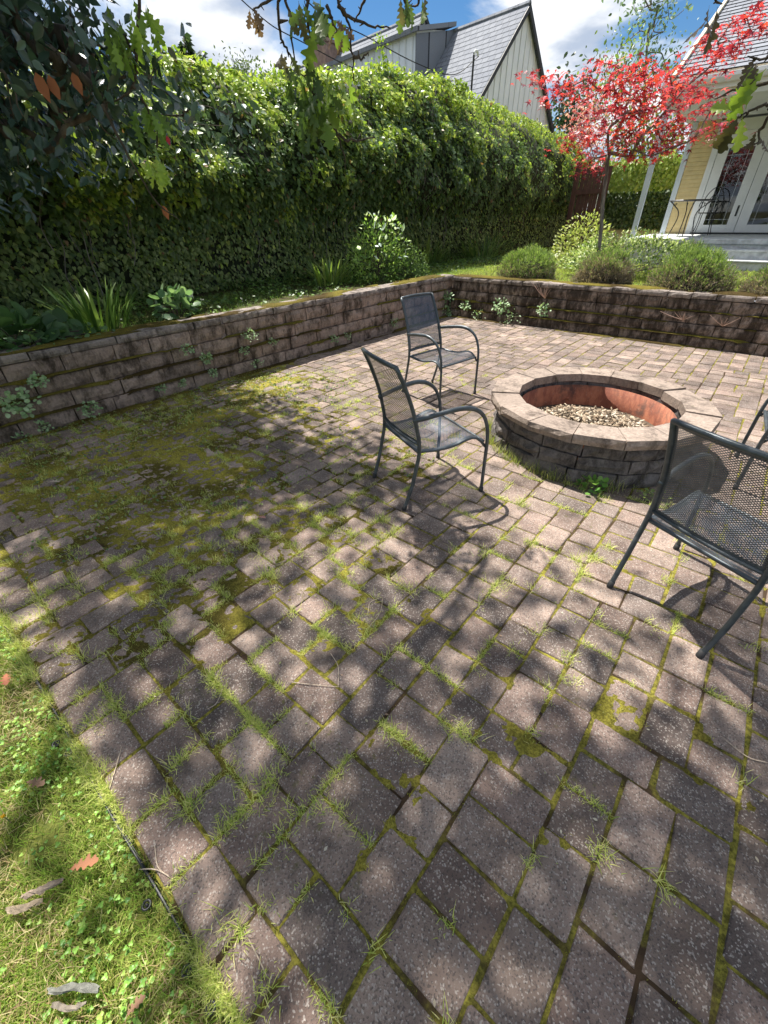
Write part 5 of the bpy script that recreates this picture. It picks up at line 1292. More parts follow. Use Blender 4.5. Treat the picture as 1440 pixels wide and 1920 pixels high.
# ================================================================ TREES BEHIND
def bg_tree(name, label, base, height, crown_pts, leaf, cols, per, sd, trunk_r, T=T_OVAL, mat=None, cat='tree', seed=None):
    R = root(name, base, label, cat, 'trees beyond the garden'); parts = []; base = np.asarray(base, float)
    for c in crown_pts:
        m_ = max(4, int(per * rng.uniform(0.7, 1.3)))
        parts.append(scatter_arrays(T, c + rng.normal(size=(m_, 3)) * sd, rand_dir(m_) + (0, 0, -0.2), rand_dir(m_) + (0, 0, 0.6), leaf * rng.uniform(0.7, 1.3, m_), colvar(m_, cols)))
    V, Fc, Co = merge(*parts); obj('crown', V, Fc, mat or M_leaf, R, Co, kind='stuff')
    sk = skeleton(base, crown_pts, 0.012, trunk_r, 0.08, 5, 0.5, seed); sk.build('trunk', M_bark_grey, R, True); return R
def conifer(tip, h, w, cols, label, n=900):
    R = root('conifer_tree', (tip[0], tip[1], UPZ), label, 'tree', 'trees beyond the garden')
    t = rng.random(n) ** 0.8; a = rng.uniform(0, 6.28, n); rad = w * t * rng.uniform(0.25, 1, n) * (0.8 + 0.4 * np.sin(t * 40) ** 2)
    P = np.column_stack([tip[0] + rad * np.cos(a), tip[1] + rad * np.sin(a), tip[2] - t * h - 0.15 * rad])
    V, Fc, Co = scatter_arrays(T_QUAD, P, np.column_stack([np.cos(a), np.sin(a), np.full(n, -0.3)]) + rand_dir(n) * 0.3, rand_dir(n) + (0, 0, 0.8), rng.uniform(0.25, 0.5, n), colvar(n, cols)); obj('crown', V, Fc, M_leaf, R, Co, kind='stuff')
    mb = MB(); mb.tube([(tip[0], tip[1], UPZ - 0.1), (tip[0], tip[1], tip[2])], [0.25, 0.02], 7); mb.build('trunk', M_bark, R, True)
DKG = [(0.03, 0.055, 0.025), (0.045, 0.075, 0.035), (0.06, 0.09, 0.04)]
conifer(at(343, 66, 34), 8.5, 3.2, DKG, 'dark pointed conifer tip above the hedge, left of the chimney', 2200)
conifer(at(380, 95, 42), 7, 2.4, DKG, 'smaller conifer tip just right of the pointed conifer above the hedge', 900)
conifer(at(300, 88, 40), 7, 2.2, DKG, 'conifer tip poking out above the hedge beside the oak twigs', 900)
cp = [at(456 + rng.normal(0, 20), 140 + rng.normal(0, 9), 33 + rng.normal(0, 1)) for _ in range(26)]
bg_tree('round_tree', 'small rounded grey green tree top above the hedge near the chimney', (cp[0][0], cp[0][1], UPZ), 5, cp, 0.16, [(0.07, 0.10, 0.05), (0.10, 0.13, 0.07)], 34, 0.35, 0.02)
cp = []
for k in range(75):
    yy = rng.uniform(-140, 175); hw = np.interp(yy, [-140, 0, 60, 110, 175], [20, 42, 50, 62, 70]); cp.append(at(1212 + rng.normal(0, 0.48) * hw + (40 - yy) * 0.05, yy, 27 + rng.normal(0, 0.8)))
tb_ = at(1205, 400, 27); bg_tree('birch_tree', 'tall thin airy tree rising behind the red maple', (tb_[0], tb_[1], UPZ), 9, cp, 0.15, [(0.16, 0.24, 0.16), (0.22, 0.30, 0.20), (0.12, 0.18, 0.11)], 17, 0.34, 0.0055, seed=[at(1206, 300, 27), at(1208, 180, 27), at(1216, 60, 27)])
cp = [at(1075 + rng.normal(0, 12), 215 + rng.normal(0, 24), 26 + rng.normal(0, 0.6)) for _ in range(22)]
bg_tree('evergreen_tree', 'dark evergreen tree behind the left side of the red maple', (cp[0][0], cp[0][1], UPZ), 6, cp, 0.20, [(0.03, 0.055, 0.03), (0.05, 0.08, 0.04)], 46, 0.34, 0.02)
cp = [at(1098 + rng.normal(0, 22), 258 + rng.normal(0, 28), 23 + rng.normal(0, 0.6)) for _ in range(34)]
bg_tree('blossom_tree', 'pale pink blossom tree behind the red maple', (cp[0][0], cp[0][1], UPZ), 5, cp, 0.11, [(0.55, 0.26, 0.30), (0.62, 0.36, 0.38), (0.40, 0.16, 0.19)], 34, 0.28, 0.015)
cp = [at(1215 + rng.normal(0, 38), 275 + rng.normal(0, 34), 24 + rng.normal(0, 0.8)) for _ in range(40)]
bg_tree('leafy_tree', 'yellow green leafy tree between the red maple and the porch', (cp[0][0], cp[0][1], UPZ), 5, cp, 0.15, [(0.16, 0.20, 0.05), (0.26, 0.30, 0.08), (0.10, 0.13, 0.04)], 50, 0.42, 0.02)
cp = [at(1180 + rng.normal(0, 34), 150 + rng.normal(0, 30), 25 + rng.normal(0, 0.6)) for _ in range(22)]
bg_tree('leafy_tree', 'green tree glimpsed through the crown of the red maple', (cp[0][0], cp[0][1], UPZ), 5, cp, 0.15, [(0.14, 0.22, 0.05), (0.22, 0.30, 0.08), (0.07, 0.11, 0.04)], 40, 0.4, 0.02)

# ================================================================ CAMELLIA overhanging from the left
cam_b = np.array([-6.1, 0.35, ZB]); camel = root('camellia_tree', cam_b, 'dark glossy leaved camellia overhanging the wall from the upper left', 'tree')
tg = []; parts = []
def in_camellia(x, y):
    low = np.interp(x, [-260, 0, 90, 180, 260, 330, 400, 440], [420, 350, 320, 300, 270, 245, 285, 220]); top = np.interp(x, [-260, 0, 140, 230, 300, 360, 440], [-260, -220, -120, 60, 130, 170, 215])
    return top < y < low
while len(tg) < 330:
    qx, qy = rng.uniform(-260, 430), rng.uniform(-230, 380)
    if not in_camellia(qx, qy): continue
    if 60 < qx < 260 and qy < 110 and rng.random() < 0.72: continue
    if qx > 250 and rng.random() < 0.55: continue
    tg.append(at(qx, qy, rng.uniform(4.5, 6.3)))
CAMC = [(0.038, 0.072, 0.055), (0.055, 0.10, 0.075), (0.08, 0.13, 0.095), (0.045, 0.085, 0.06)]
for c in tg:
    m_ = rng.integers(13, 21); P = c + rng.normal(size=(m_, 3)) * 0.13
    parts.append(scatter_arrays(T_OVAL, P, rand_dir(m_) * (1, 1, 0.5) + (0.25, 0, -0.75), rand_dir(m_) * 0.7 + (0.35, -0.1, 0.6), rng.uniform(0.075, 0.125, m_), colvar(m_, CAMC, jit=0.25)))
V_, F_, C_ = merge(*parts); obj('crown', V_, F_, M_leaf_gloss, camel, C_, kind='stuff')
skeleton(cam_b, tg, 0.004, 0.0055, 0.16, 6, 0.55, [cam_b + (0.1, 0.1, 0.8), cam_b + (0.35, 0.4, 1.4), at(60, 60, 5.4), at(170, 150, 5.2)]).build('trunk', M_bark, camel, True)
for (qx, qy, s_) in ((66, 135, 0.15), (90, 140, 0.13), (135, 135, 0.12), (312, 254, 0.06), (305, 385, 0.10)):   # withered leaves caught in it
    V, Fc, Co = scatter_arrays(T_OVAL, np.array([at(qx, qy, 4.5)]), np.array([[0.2, 0.1, -1.0]]), np.array([[0.8, -0.6, 0.2]]), [s_], [(0.33, 0.12, 0.06) if qx != 312 else (0.6, 0.06, 0.10)]); obj('withered_leaf', V, Fc, M_dead, camel, Co)

# ================================================================ OAK overhead (its shade dapples the paving)
ok_b = np.array([-2.7, -3.4, -0.03]); oak = root('oak_tree', ok_b, 'oak tree overhead whose twigs and young leaves hang into the top of the view', 'tree')
tg = []; parts = []
OKC = [(0.10, 0.17, 0.035), (0.15, 0.23, 0.05), (0.07, 0.12, 0.03)]
tries = 0
while len(tg) < 510 and tries < 30000:
    tries += 1
    gx_, gy_ = rng.uniform(-5.2, 2.4), rng.uniform(-4.0, 2.75)
    lim = 2.35 + 0.55 * (vnoise(np.array([gx_ * 1.1]), np.array([0.5]), 44)[0] - 0.5) * 2
    if gy_ > lim - 0.25: continue
    hole = fbm(np.array([gx_ * 0.75]), np.array([gy_ * 0.75]), 57, 2)[0]
    if hole > 0.57 and rng.random() < 0.85: continue
    h = rng.uniform(5.0, 8.4)
    if gy_ < 0.0 and gx_ < 0.3: continue
    c = np.array([gx_ - SUN_SHIFT[0] * h, gy_ - SUN_SHIFT[1] * h, h])
    qx, qy, qd = pix(c)
    if qd > 0 and qy > -170: continue
    tg.append(c)
for k in range(110):
    gx_, gy_ = rng.uniform(-4.8, -2.1), rng.uniform(0.1, 2.4); h = rng.uniform(5.0, 8.0); c = np.array([gx_ - SUN_SHIFT[0] * h, gy_ - SUN_SHIFT[1] * h, h]); qx, qy, qd = pix(c)
    if not (qd > 0 and qy > -170): tg.append(c)
for c in tg:
    m_ = rng.integers(34, 62); P = c + rng.normal(size=(m_, 3)) * np.array([0.27, 0.27, 0.16])
    qx, qy, qd = pix(P); okk = ~((qd > 0) & (qy > -45)); P = P[okk]; m_ = len(P)
    if m_: parts.append(scatter_arrays(T_OVAL, P, rand_dir(m_) + (0, 0, -0.2), rand_dir(m_) * 0.7 + (0, 0, 0.8), rng.uniform(0.08, 0.15, m_), colvar(m_, OKC)))
V_, F_, C_ = merge(*parts); obj('crown', V_, F_, M_leaf, oak, C_, kind='stuff')
skeleton(ok_b, tg, 0.005, 0.0055, 0.14, 6, 0.55, [ok_b + (0.05, 0.05, 1.4), ok_b + (0.0, 0.3, 2.9), ok_b + (-0.1, 1.0, 4.4)]).build('trunk', M_bark, oak, True)
def _oak_leaf():
    h = [(0.0, 0.010), (0.08, 0.012), (0.14, 0.05), (0.19, 0.115), (0.235, 0.12), (0.265, 0.065), (0.30, 0.07), (0.345, 0.185), (0.40, 0.215), (0.435, 0.15), (0.46, 0.095), (0.51, 0.11), (0.565, 0.25), (0.63, 0.285), (0.665, 0.20), (0.69, 0.125), (0.735, 0.125), (0.785, 0.20), (0.84, 0.205), (0.875, 0.12), (0.93, 0.10), (0.98, 0.06), (1.0, 0.01)]
    V = []; Fc = []
    for x, y in h: V += [(x + 0.25 * y, y, 0.8 * y * y + 0.10 * y + 0.05 * math.sin(x * 5)), (x, 0, 0.05 * math.sin(x * 5)), (x + 0.25 * y, -y, 0.8 * y * y + 0.10 * y + 0.07 * math.sin(x * 4))]
    for i in range(len(h) - 1):
        a = i * 3; Fc += [(a, a + 1, a + 4), (a, a + 4, a + 3), (a + 1, a + 2, a + 5), (a + 1, a + 5, a + 4)]
    return np.array(V), np.array(Fc)
T_OAK = _oak_leaf()
def oak_leaf(p, X, N, s, col, mat=None, parent=oak, name='leaf'):
    V, Fc, Co = scatter_arrays(T_OAK, np.array([p], float), np.array([X], float), np.array([N], float), [s], [col], [s * 0.95])
    return obj(name, V, Fc, mat or M_leaf, parent, Co)
def twig(pts, d, r0=0.008, r1=0.003, parent=oak, jit=0.006):
    P = [at(x, y, d + (k * 0.02)) for k, (x, y) in enumerate(pts)]
    Q = smooth_path(P, 4); Q[1:-1] += rng.normal(0, jit, (len(Q) - 2, 3)) * 0.5
    mb = MB(); mb.tube(Q, np.linspace(r0, r1, len(Q)), 5)
    # small bud knots along the twig
    for q in Q[2::3]: mb.tube([q, q + rng.normal(0, 0.012, 3)], [r1 * 1.5, r1 * 0.7], 4)
    mb.build('twig', M_twig, parent, True); return Q
D0 = 3.0
limb = MB(); limb.tube(smooth_path([(-2.8, -0.6, 4.6), (-2.6, 0.8, 3.9), at(575, -190, D0 + 0.1), at(600, -60, D0)], 6), np.linspace(0.03, 0.012, 19), 6); limb.build('limb', M_twig, oak, True)
limb = MB(); limb.tube(smooth_path([(-1.2, -0.4, 4.5), (-0.6, 0.7, 3.5), at(1500, -60, 2.2), at(1490, 90, 2.15)], 6), np.linspace(0.028, 0.010, 19), 6); limb.build('limb', M_twig, oak, True)
limb = MB(); limb.tube(smooth_path([(-3.4, -0.2, 4.9), (-3.9, 1.2, 3.7), at(262, -60, 4.6)], 6), np.linspace(0.03, 0.010, 13), 6); limb.build('limb', M_twig, oak, True)
TW = [[(600, -60), (560, -30), (522, 0), (525, 60), (537, 92), (547, 113), (560, 135), (577, 152)], [(600, -60), (537, -10), (547, 33), (547, 87), (557, 127)], [(600, -60), (577, 0), (582, 67), (585, 112), (590, 187), (593, 242)],
      [(600, -60), (630, -5), (640, 20), (655, 43), (658, 90), (662, 112), (662, 152)], [(662, 105), (677, 107), (690, 98)], [(633, 10), (653, 30), (683, 45), (707, 50), (732, 53)], [(740, -50), (760, 0), (763, 20), (761, 38)], [(600, -60), (510, -2), (487, 10), (473, 18)],
      [(577, 155), (600, 200), (630, 247), (643, 283), (648, 318)], [(630, 253), (660, 263), (702, 258)], [(547, 40), (560, 48), (575, 58)], [(612, 10), (622, 35), (632, 58)], [(690, -30), (680, 10), (668, 32)], [(525, 40), (540, 38)], [(780, -40), (785, 5), (770, 12)]]
for t_ in TW: twig(t_, D0, 0.0085, 0.0028)
GL = [(0.065, 0.11, 0.025), (0.095, 0.15, 0.032), (0.045, 0.08, 0.02), (0.16, 0.24, 0.04)]
def hang(n, cx, cy, sx, sy, d, s0, s1, cols):
    for _ in range(n):
        q = at(cx + rng.normal() * sx, cy + rng.normal() * sy, d + rng.normal(0, 0.08))
        X = np.array([rng.normal(0, 0.45), rng.normal(0, 0.45), -1.0]); N = rand_dir(1)[0] + (0.3, -0.4, 0.2)
        oak_leaf(q, X, N, rng.uniform(s0, s1), cols[rng.integers(len(cols))])
hang(34, 575, 165, 16, 34, D0, 0.07, 0.12, GL[:3]); hang(26, 580, 215, 14, 24, D0, 0.07, 0.11, GL[:3]); hang(6, 592, 20, 6, 22, D0, 0.13, 0.19, GL); hang(7, 632, 150, 10, 14, D0, 0.13, 0.18, [(0.17, 0.26, 0.04), (0.22, 0.31, 0.05)])
hang(8, 610, 185, 12, 16, D0, 0.12, 0.16, [(0.10, 0.17, 0.03), (0.15, 0.22, 0.04)]); hang(6, 540, 112, 12, 18, D0, 0.06, 0.09, [(0.12, 0.10, 0.06), (0.10, 0.12, 0.05)]); hang(5, 475, 18, 7, 6, D0, 0.05, 0.08, [(0.13, 0.08, 0.06)]); hang(7, 560, 18, 18, 12, D0, 0.06, 0.10, [(0.12, 0.11, 0.06), (0.10, 0.15, 0.04)]); hang(4, 635, 50, 4, 10, D0, 0.06, 0.09, [(0.16, 0.10, 0.08)]); hang(8, 768, 0, 12, 8, D0, 0.06, 0.10, [(0.12, 0.11, 0.06), (0.12, 0.18, 0.05)])
# right hand twigs
for t_ in ([(1490, 90), (1445, 149), (1400, 161), (1372, 171), (1340, 186)], [(1490, 90), (1450, 188), (1420, 203), (1398, 212), (1384, 221)], [(1490, 90), (1460, 100), (1435, 108), (1412, 112)], [(1500, -60), (1380, -45), (1345, -8), (1338, 6)], [(1450, 190), (1436, 225), (1424, 250), (1421, 272)]): twig(t_, 2.15, 0.006, 0.0022)
hang(3, 1335, 14, 6, 5, 2.15, 0.07, 0.10, [(0.10, 0.075, 0.045)])
for (a, b, X, s_, c) in (((1437, 128), 2.15, (-0.45, -0.1, -0.6), 0.10, (0.22, 0.31, 0.045)), ((1412, 160), 2.14, (-0.3, 0, -0.7), 0.085, (0.18, 0.27, 0.04)), ((1386, 215), 2.15, (-0.2, 0.1, -1.0), 0.095, (0.05, 0.045, 0.02)), ((1382, 222), 2.16, (-0.5, 0.1, -0.9), 0.08, (0.06, 0.05, 0.025)), ((1392, 218), 2.15, (0.2, 0, -1), 0.09, (0.28, 0.36, 0.06)), ((1385, 205), 2.15, (-0.6, 0.0, 0.1), 0.08, (0.24, 0.32, 0.06)), ((1398, 205), 2.15, (-0.2, 0.0, 0.8), 0.10, (0.20, 0.28, 0.05))):
    oak_leaf(at(a[0], a[1], b), X, np.array([0.5, -0.8, 0.35]) + rng.normal(0, 0.15, 3), s_, c)
hang(5, 1424, 250, 7, 10, 2.15, 0.035, 0.06, [(0.07, 0.055, 0.035)]); hang(4, 1415, 110, 8, 5, 2.15, 0.035, 0.06, [(0.08, 0.06, 0.04)])
# light twig with fresh leaves in front of the camellia
for t_ in ([(262, -60), (260, 40), (256, 110), (248, 165), (215, 190), (192, 196)], [(256, 110), (240, 80), (225, 45)], [(248, 160), (275, 200), (295, 250), (290, 300)], [(192, 196), (222, 255), (262, 330), (300, 385), (335, 412)]): twig(t_, 4.4, 0.011, 0.004)
hang(16, 258, 30, 12, 26, 4.4, 0.12, 0.17, [(0.20, 0.31, 0.05), (0.28, 0.40, 0.07), (0.14, 0.22, 0.04)]); hang(16, 215, 60, 22, 28, 4.4, 0.12, 0.18, [(0.22, 0.33, 0.05), (0.12, 0.19, 0.04)]); hang(12, 275, 215, 16, 22, 4.4, 0.12, 0.18, [(0.16, 0.26, 0.05), (0.11, 0.19, 0.05)]); hang(13, 290, 310, 13, 14, 4.4, 0.11, 0.16, [(0.26, 0.38, 0.06), (0.34, 0.44, 0.08)])
hang(7, 400, 280, 12, 14, 5.2, 0.07, 0.11, [(0.34, 0.38, 0.12), (0.24, 0.32, 0.07)])

# ================================================================ SMALL THINGS
def weed(p, n, r_, s0, s1, label, cols=((0.20, 0.32, 0.15), (0.28, 0.40, 0.21), (0.36, 0.46, 0.28)), out=(0, 0, 0), grp='weeds rooted in the retaining walls'):
    R = root('wall_weed', p, label, 'weed', grp); p = np.asarray(p, float); out = np.asarray(out, float)
    u = rand_dir(n); P = p + u * np.array([r_, r_, r_ * 0.75]) * rng.uniform(0.3, 1, (n, 1)) + out * r_ * 0.5
    V, Fc, Co = scatter_arrays(T_ROUND, P, u + rand_dir(n) * 0.5, out * 0.7 + (0, 0, 1) + rand_dir(n) * 0.5, rng.uniform(s0, s1, n), colvar(n, cols))
    obj('leaves', V, Fc, M_leaf, R, Co, kind='stuff')
    mb = MB()
    for k in range(min(n // 3, 14)): mb.tube([p - out * 0.02, (p + P[k]) / 2 + (0, 0, 0.01), P[k]], [0.002, 0.0018, 0.0014], 4)
    mb.build('stems', plain('weed_stem', (0.14, 0.17, 0.07), 0.7) if 'weed_stem' not in bpy.data.materials else bpy.data.materials['weed_stem'], R, kind='stuff')
oL = (1, 0, 0); oF = (0, -1, 0); xl = WX + 0.01
for (q, n_, r_, s0, s1, lab) in (((28, 752), 120, 0.20, 0.03, 0.05, 'large blue green weed at the left edge at the foot of the wall'), ((67, 712), 60, 0.10, 0.022, 0.038, 'rounded weed high on the left end of the left wall'), ((42, 827), 30, 0.09, 0.02, 0.03, 'low weed at the bottom left foot of the wall'),
    ((165, 765), 70, 0.13, 0.02, 0.035, 'spreading weed at the wall foot below the left iris'), ((80, 795), 40, 0.09, 0.02, 0.032, 'small weed at the wall foot left of the spreading one'), ((347, 655), 50, 0.09, 0.02, 0.032, 'weed under the wall cap left of centre'),
    ((385, 670), 70, 0.10, 0.022, 0.036, 'bright green ring shaped weed midway up the left wall'), ((397, 698), 40, 0.07, 0.02, 0.03, 'weed just below the bright green one on the left wall'), ((340, 718), 36, 0.07, 0.018, 0.028, 'weed low on the left wall, right of the two small ones'), ((300, 727), 36, 0.07, 0.018, 0.028, 'weed at the wall foot left of the low pair'),
    ((465, 628), 60, 0.13, 0.018, 0.028, 'trailing weed under the cap of the left wall at mid length'), ((455, 655), 40, 0.08, 0.02, 0.03, 'round weed on the left wall below the trailing one'), ((480, 680), 40, 0.10, 0.018, 0.028, 'weed low on the left wall at the shadow edge'), ((510, 640), 36, 0.08, 0.018, 0.028, 'small weed on the second course of the left wall'),
    ((622, 633), 44, 0.10, 0.02, 0.03, 'leafy weed at the foot of the wall left of the back chair'), ((650, 628), 30, 0.08, 0.02, 0.03, 'weed beside the leafy one left of the back chair'), ((735, 605), 50, 0.12, 0.016, 0.026, 'trailing weed behind the back chair')):
    d = on_x(q[0], q[1], xl); weed((d[0], d[1], max(d[2], 0.02)), n_, r_ * 0.78, s0 * 0.85, s1 * 0.85, lab, out=oL)
for (q, n_, r_, s0, s1, lab) in (((842, 555), 60, 0.12, 0.03, 0.045, 'upper weed in the corner of the two walls'), ((840, 582), 80, 0.15, 0.03, 0.05, 'larger weed at the foot of the wall corner'), ((945, 572), 80, 0.17, 0.03, 0.045, 'pale weed on the far wall left of the dry sprig'), ((875, 572), 40, 0.10, 0.025, 0.04, 'weed on the far wall near the corner'), ((1022, 580), 50, 0.12, 0.025, 0.04, 'weed below the dry sprig on the far wall'), ((960, 595), 50, 0.20, 0.02, 0.03, 'low straggling weed at the foot of the far wall'), ((900, 592), 40, 0.16, 0.02, 0.03, 'low weed at the foot of the far wall near the corner')):
    d = on_y(q[0], q[1], WY - 0.01); weed((d[0], d[1], max(d[2], 0.02)), n_, r_, s0, s1, lab, out=oF)
# dry sprigs on the far wall
for (q, h_, n_, lab) in (((1022, 560), 0.28, 11, 'dry pinkish sprig on the far wall'), ((1280, 600), 0.16, 7, 'dry broken stalks on the far wall towards the right'), ((1355, 612), 0.14, 6, 'pale dry stalks low on the far wall at the right')):
    d = on_y(q[0], q[1], WY + 0.0); mb = MB()
    for k in range(n_):
        e = d + np.array([rng.normal(0, 0.10), -0.05 - abs(rng.normal(0, 0.05)), h_ * rng.uniform(0.5, 1)]); mb.tube(smooth_path([d, (d + e) / 2 + (0, -0.03, 0), e], 3), [0.004, 0.0035, 0.003, 0.003, 0.0025, 0.002, 0.002], 4)
    tag(mb.build('dry_sprig', plain('dry_stalk', (0.42, 0.28, 0.22), 0.8) if 'dry_stalk' not in bpy.data.materials else bpy.data.materials['dry_stalk'], None), lab, 'dry plant', 'dry stalks on the far wall')
# weeds and grass round the fire pit foot
weed((-0.50, 2.86, 0.03), 70, 0.10, 0.025, 0.042, 'bright green leafy weed at the foot of the fire pit', cols=((0.10, 0.24, 0.05), (0.16, 0.32, 0.07), (0.22, 0.38, 0.10)), grp='weeds round the fire pit')
weed((-0.13, 2.98, 0.02), 40, 0.10, 0.016, 0.026, 'pale seedling patch at the pit foot behind the near chair', cols=((0.24, 0.30, 0.10), (0.16, 0.22, 0.06)), grp='weeds round the fire pit')
a = rng.uniform(3.3, 5.6, 70); PR = np.column_stack([PITC[0] + 0.83 * np.cos(a), PITC[1] + 0.83 * np.sin(a)])
V_, F_, C_ = tufts(PR, 9, 0.05, 0.17, 0.003, [(0.26, 0.30, 0.08), (0.18, 0.25, 0.05), (0.38, 0.36, 0.16)], spread=0.9, jit=0.02)
tag(obj('pit_grass', V_, F_, M_grass, None, C_), 'wispy grass growing round the foot of the fire pit', 'grass', kind='stuff')
# black plastic edging along the paving
ed = root('paver_edging', (-1.3, EDGE_Y - 0.012, 0), 'black plastic edging strip along the near edge of the paving', 'edging')
xs_ = np.linspace(-2.6, -0.3, 40); mb = MB()
mb.tube([(x, EDGE_Y - 0.014 + 0.003 * math.sin(x * 7), -0.006 + 0.006 * math.sin(x * 5 + 1)) for x in xs_], 0.0042, 6); mb.build('bead', M_edging, ed, True)
mb = MB(); mb.box(-2.6, -0.3, EDGE_Y - 0.012, EDGE_Y - 0.009, -0.06, -0.004); mb.build('strip', M_edging, ed)
for k, (q, lab) in enumerate((((395, 1890), 'x'), ((350, 1820), 'x'), ((275, 1697), 'x'), ((128, 1412), 'x'), ((105, 1395), 'x'))):
    d = on_z(q[0], q[1], 0.0); mb = MB(); t_ = np.linspace(0, 6.283, 13)
    mb.tube([(d[0] + 0.011 * math.cos(t), d[1] + 0.011 * math.sin(t), 0.001) for t in t_], 0.0035, 6, cap=False); mb.build('stake_ring', M_edging, ed, True)
    mb = MB(); mb.tube([(d[0], d[1], -0.04), (d[0], d[1], 0.003)], 0.0045, 8); mb.build('stake', M_cable, ed, True)
# fallen leaves, bark and twigs
FL = 'fallen leaves and bits on the ground'
def fallen(q, s_, col, X, lab, z=0.02, tilt=0.2, cat='leaf', grp='fallen oak leaves'):
    d = on_z(q[0], q[1], z)
    o = oak_leaf((d[0], d[1], z), X, np.array([rng.normal(0, tilt), rng.normal(0, tilt), 1.0]), s_, col, M_dead, None, 'fallen_leaf'); tag(o, lab, cat, grp)
fallen((128, 1632), 0.085, (0.30, 0.135, 0.075), (0.55, 0.8, 0.15), 'curled tan oak leaf lying on the near lawn', 0.02)
fallen((48, 1466), 0.075, (0.24, 0.15, 0.10), (0.8, 0.5, 0.1), 'dark brown oak leaf on the lawn by the edging', 0.015)
fallen((12, 1262), 0.075, (0.36, 0.14, 0.08), (0.9, -0.2, 0.1), 'reddish oak leaf at the left edge of the lawn', 0.02)
fallen((90, 905), 0.09, (0.50, 0.42, 0.34), (0.7, 0.6, 0.1), 'pale withered leaf on the mossy pavers at left', 0.012)
fallen((250, 905), 0.08, (0.34, 0.20, 0.14), (0.2, 0.8, 0.1), 'brown curled leaf on the mossy pavers', 0.012)
fallen((482, 970), 0.06, (0.48, 0.24, 0.20), (0.7, 0.4, 0.1), 'small pinkish leaf on the pavers near the mossy patch', 0.012)
fallen((1050, 790 - 42), 0.09, (0.40, 0.17, 0.10), (0.9, 0.2, 0.1), 'brown leaf lying inside the fire pit', 0.14)
fallen((235, 1908), 0.05, (0.42, 0.24, 0.15), (0.1, 0.9, 0.2), 'small brown leaf scrap at the bottom edge of the lawn', 0.015)
def stick(q0, q1, r_, col, lab, z=0.012, lump=0.0, name='bark_piece', cat='bark', grp='bark pieces on the lawn', mid=None):
    A = on_z(q0[0], q0[1], z); B = on_z(q1[0], q1[1], z); Mi = (A + B) / 2 + (np.array([rng.normal(0, 0.01), rng.normal(0, 0.01), 0.004]) if mid is None else (on_z(mid[0], mid[1], z) - (A + B) / 2))
    k = smooth_path([A, Mi, B], 4 if lump > 0.15 else 5); rad = r_ * (1 + 0.5 * lump * rng.uniform(-1, 1, len(k))); rad[0] *= 0.6; rad[-1] *= 0.5
    mb = MB(); mb.tube(k, rad, 6, flat=0.55 if lump > 0.15 else 1.0); mb.V = [tuple(np.array(v) + rng.normal(0, r_ * (0.22 if lump > 0.15 else 0.05), 3)) for v in mb.V]; key = 'stick_%d' % int(col[0] * 1000)
    mt = bpy.data.materials.get(key) or plain(key, col, 0.9, 0, 0.35, 60, 0.6)
    tag(mb.build(name, mt, None, False), lab, cat, grp)
stick((42, 1682), (118, 1650), 0.0085, (0.26, 0.20, 0.15), 'grey brown bark strip on the near lawn', 0.02, 0.25)
stick((10, 1706), (80, 1688), 0.0095, (0.27, 0.21, 0.145), 'pale bark chunk just below the grey brown strip', 0.02, 0.3)
stick((92, 1858), (185, 1855), 0.0085, (0.17, 0.17, 0.145), 'lichen covered grey stick at the bottom left', 0.02, 0.35)
stick((98, 1882), (160, 1880), 0.006, (0.19, 0.16, 0.125), 'thinner stick just below the lichen covered one', 0.018, 0.3)
TG = 'thin dry twigs and needles on the paving'
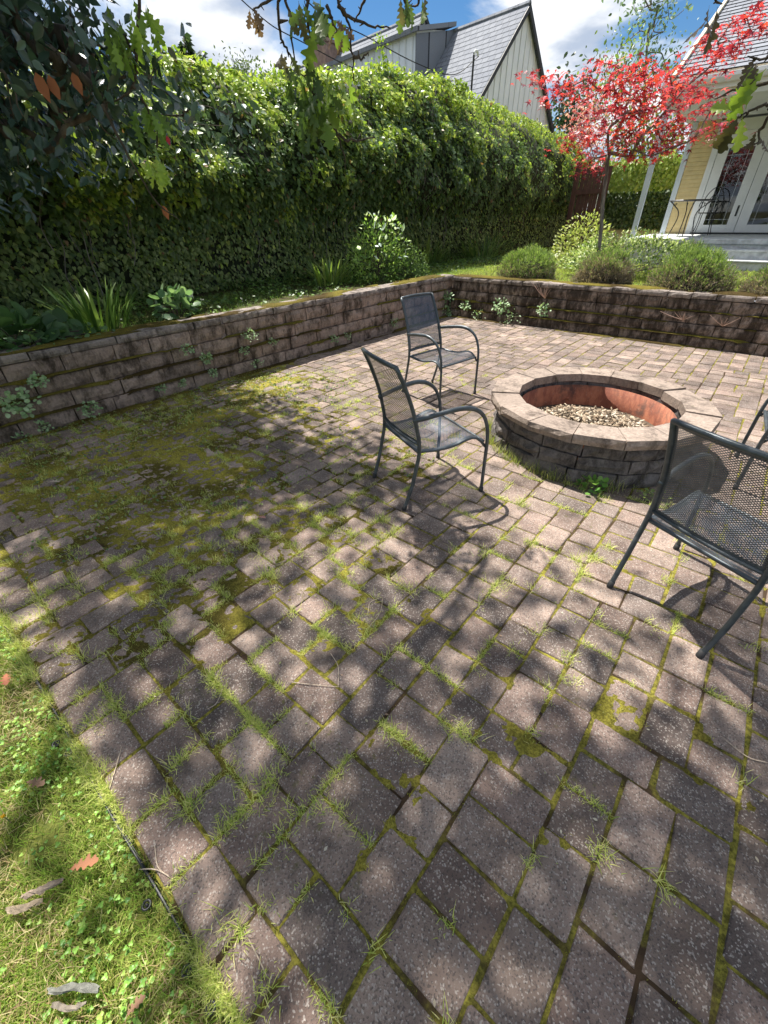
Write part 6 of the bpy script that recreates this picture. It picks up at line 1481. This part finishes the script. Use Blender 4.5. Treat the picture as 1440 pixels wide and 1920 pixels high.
for (a, b, m_, lab) in (((540, 1278), (636, 1288), (590, 1284), 'straight pale twig on the pavers in mid view'), ((690, 1178), (718, 1120), (712, 1150), 'looped dry stem on the pavers beside the yellow moss'), ((715, 1120), (690, 1155), (694, 1130), 'thin curved stem beside the looped dry stem'), ((620, 1225), (634, 1288), (634, 1250), 'thin needle crossing above the straight twig'),
                        ((388, 1330), (418, 1290), (406, 1318), 'short dark twig on the left pavers'), ((205, 1480), (228, 1400), (214, 1450), 'long dry straw crossing the paving edge'), ((290, 1585), (318, 1645), (296, 1625), 'pale straw on the dark paver by the lawn'), ((1352, 1380), (1440, 1430), (1400, 1418), 'long pale stem at the right edge of the paving'), ((466, 1760), (500, 1830), (486, 1800), 'pale needle on the bottom paver'), ((260, 1630), (316, 1642), (290, 1630), 'straw lying over the paver edge'), ((1068, 700), (1100, 690), (1085, 702), 'curved stem lying on the pavers behind the fire pit'),
                        ((470, 950), (455, 985), (458, 965), 'arched dry stem on the mossy pavers')):
    stick(a, b, 0.0016, (0.50, 0.40, 0.30), lab, 0.006, 0.1, 'dry_twig', 'twig', TG, m_)
# pale petals / chips scattered on the stone
n = 150; x = rng.uniform(-3.2, 0.6, n); y = rng.uniform(-0.1, 2.8, n)
V_, F_, C_ = scatter_arrays(T_OVAL, np.column_stack([x, y, np.full(n, 0.006)]), rand_dir(n) * (1, 1, 0.1), rand_dir(n) * 0.3 + (0, 0, 1), rng.uniform(0.006, 0.018, n), colvar(n, [(0.55, 0.50, 0.40), (0.45, 0.38, 0.28), (0.38, 0.26, 0.18), (0.30, 0.32, 0.14)]))
tag(obj('paving_litter', V_, F_, M_dead, None, C_), 'tiny pale bud scales and petals scattered over the pavers', 'litter', kind='stuff')
# dandelion by the left edge
d = on_z(8, 1532, 0.03); dn = root('dandelion', (d[0], d[1], -0.02), 'yellow dandelion flower at the left edge of the lawn', 'flower')
mb = MB(); mb.tube([(d[0], d[1], -0.02), (d[0], d[1], 0.035)], 0.0016, 5); mb.build('stalk', bpy.data.materials['weed_stem'], dn)
V_, F_, C_ = tufts(np.array([[d[0], d[1], 0.034]]), 40, 0.008, 0.013, 0.003, [(0.75, 0.50, 0.02), (0.8, 0.42, 0.02)], spread=2.2, jit=0.001); obj('petals', V_, F_, M_grass, dn, C_)
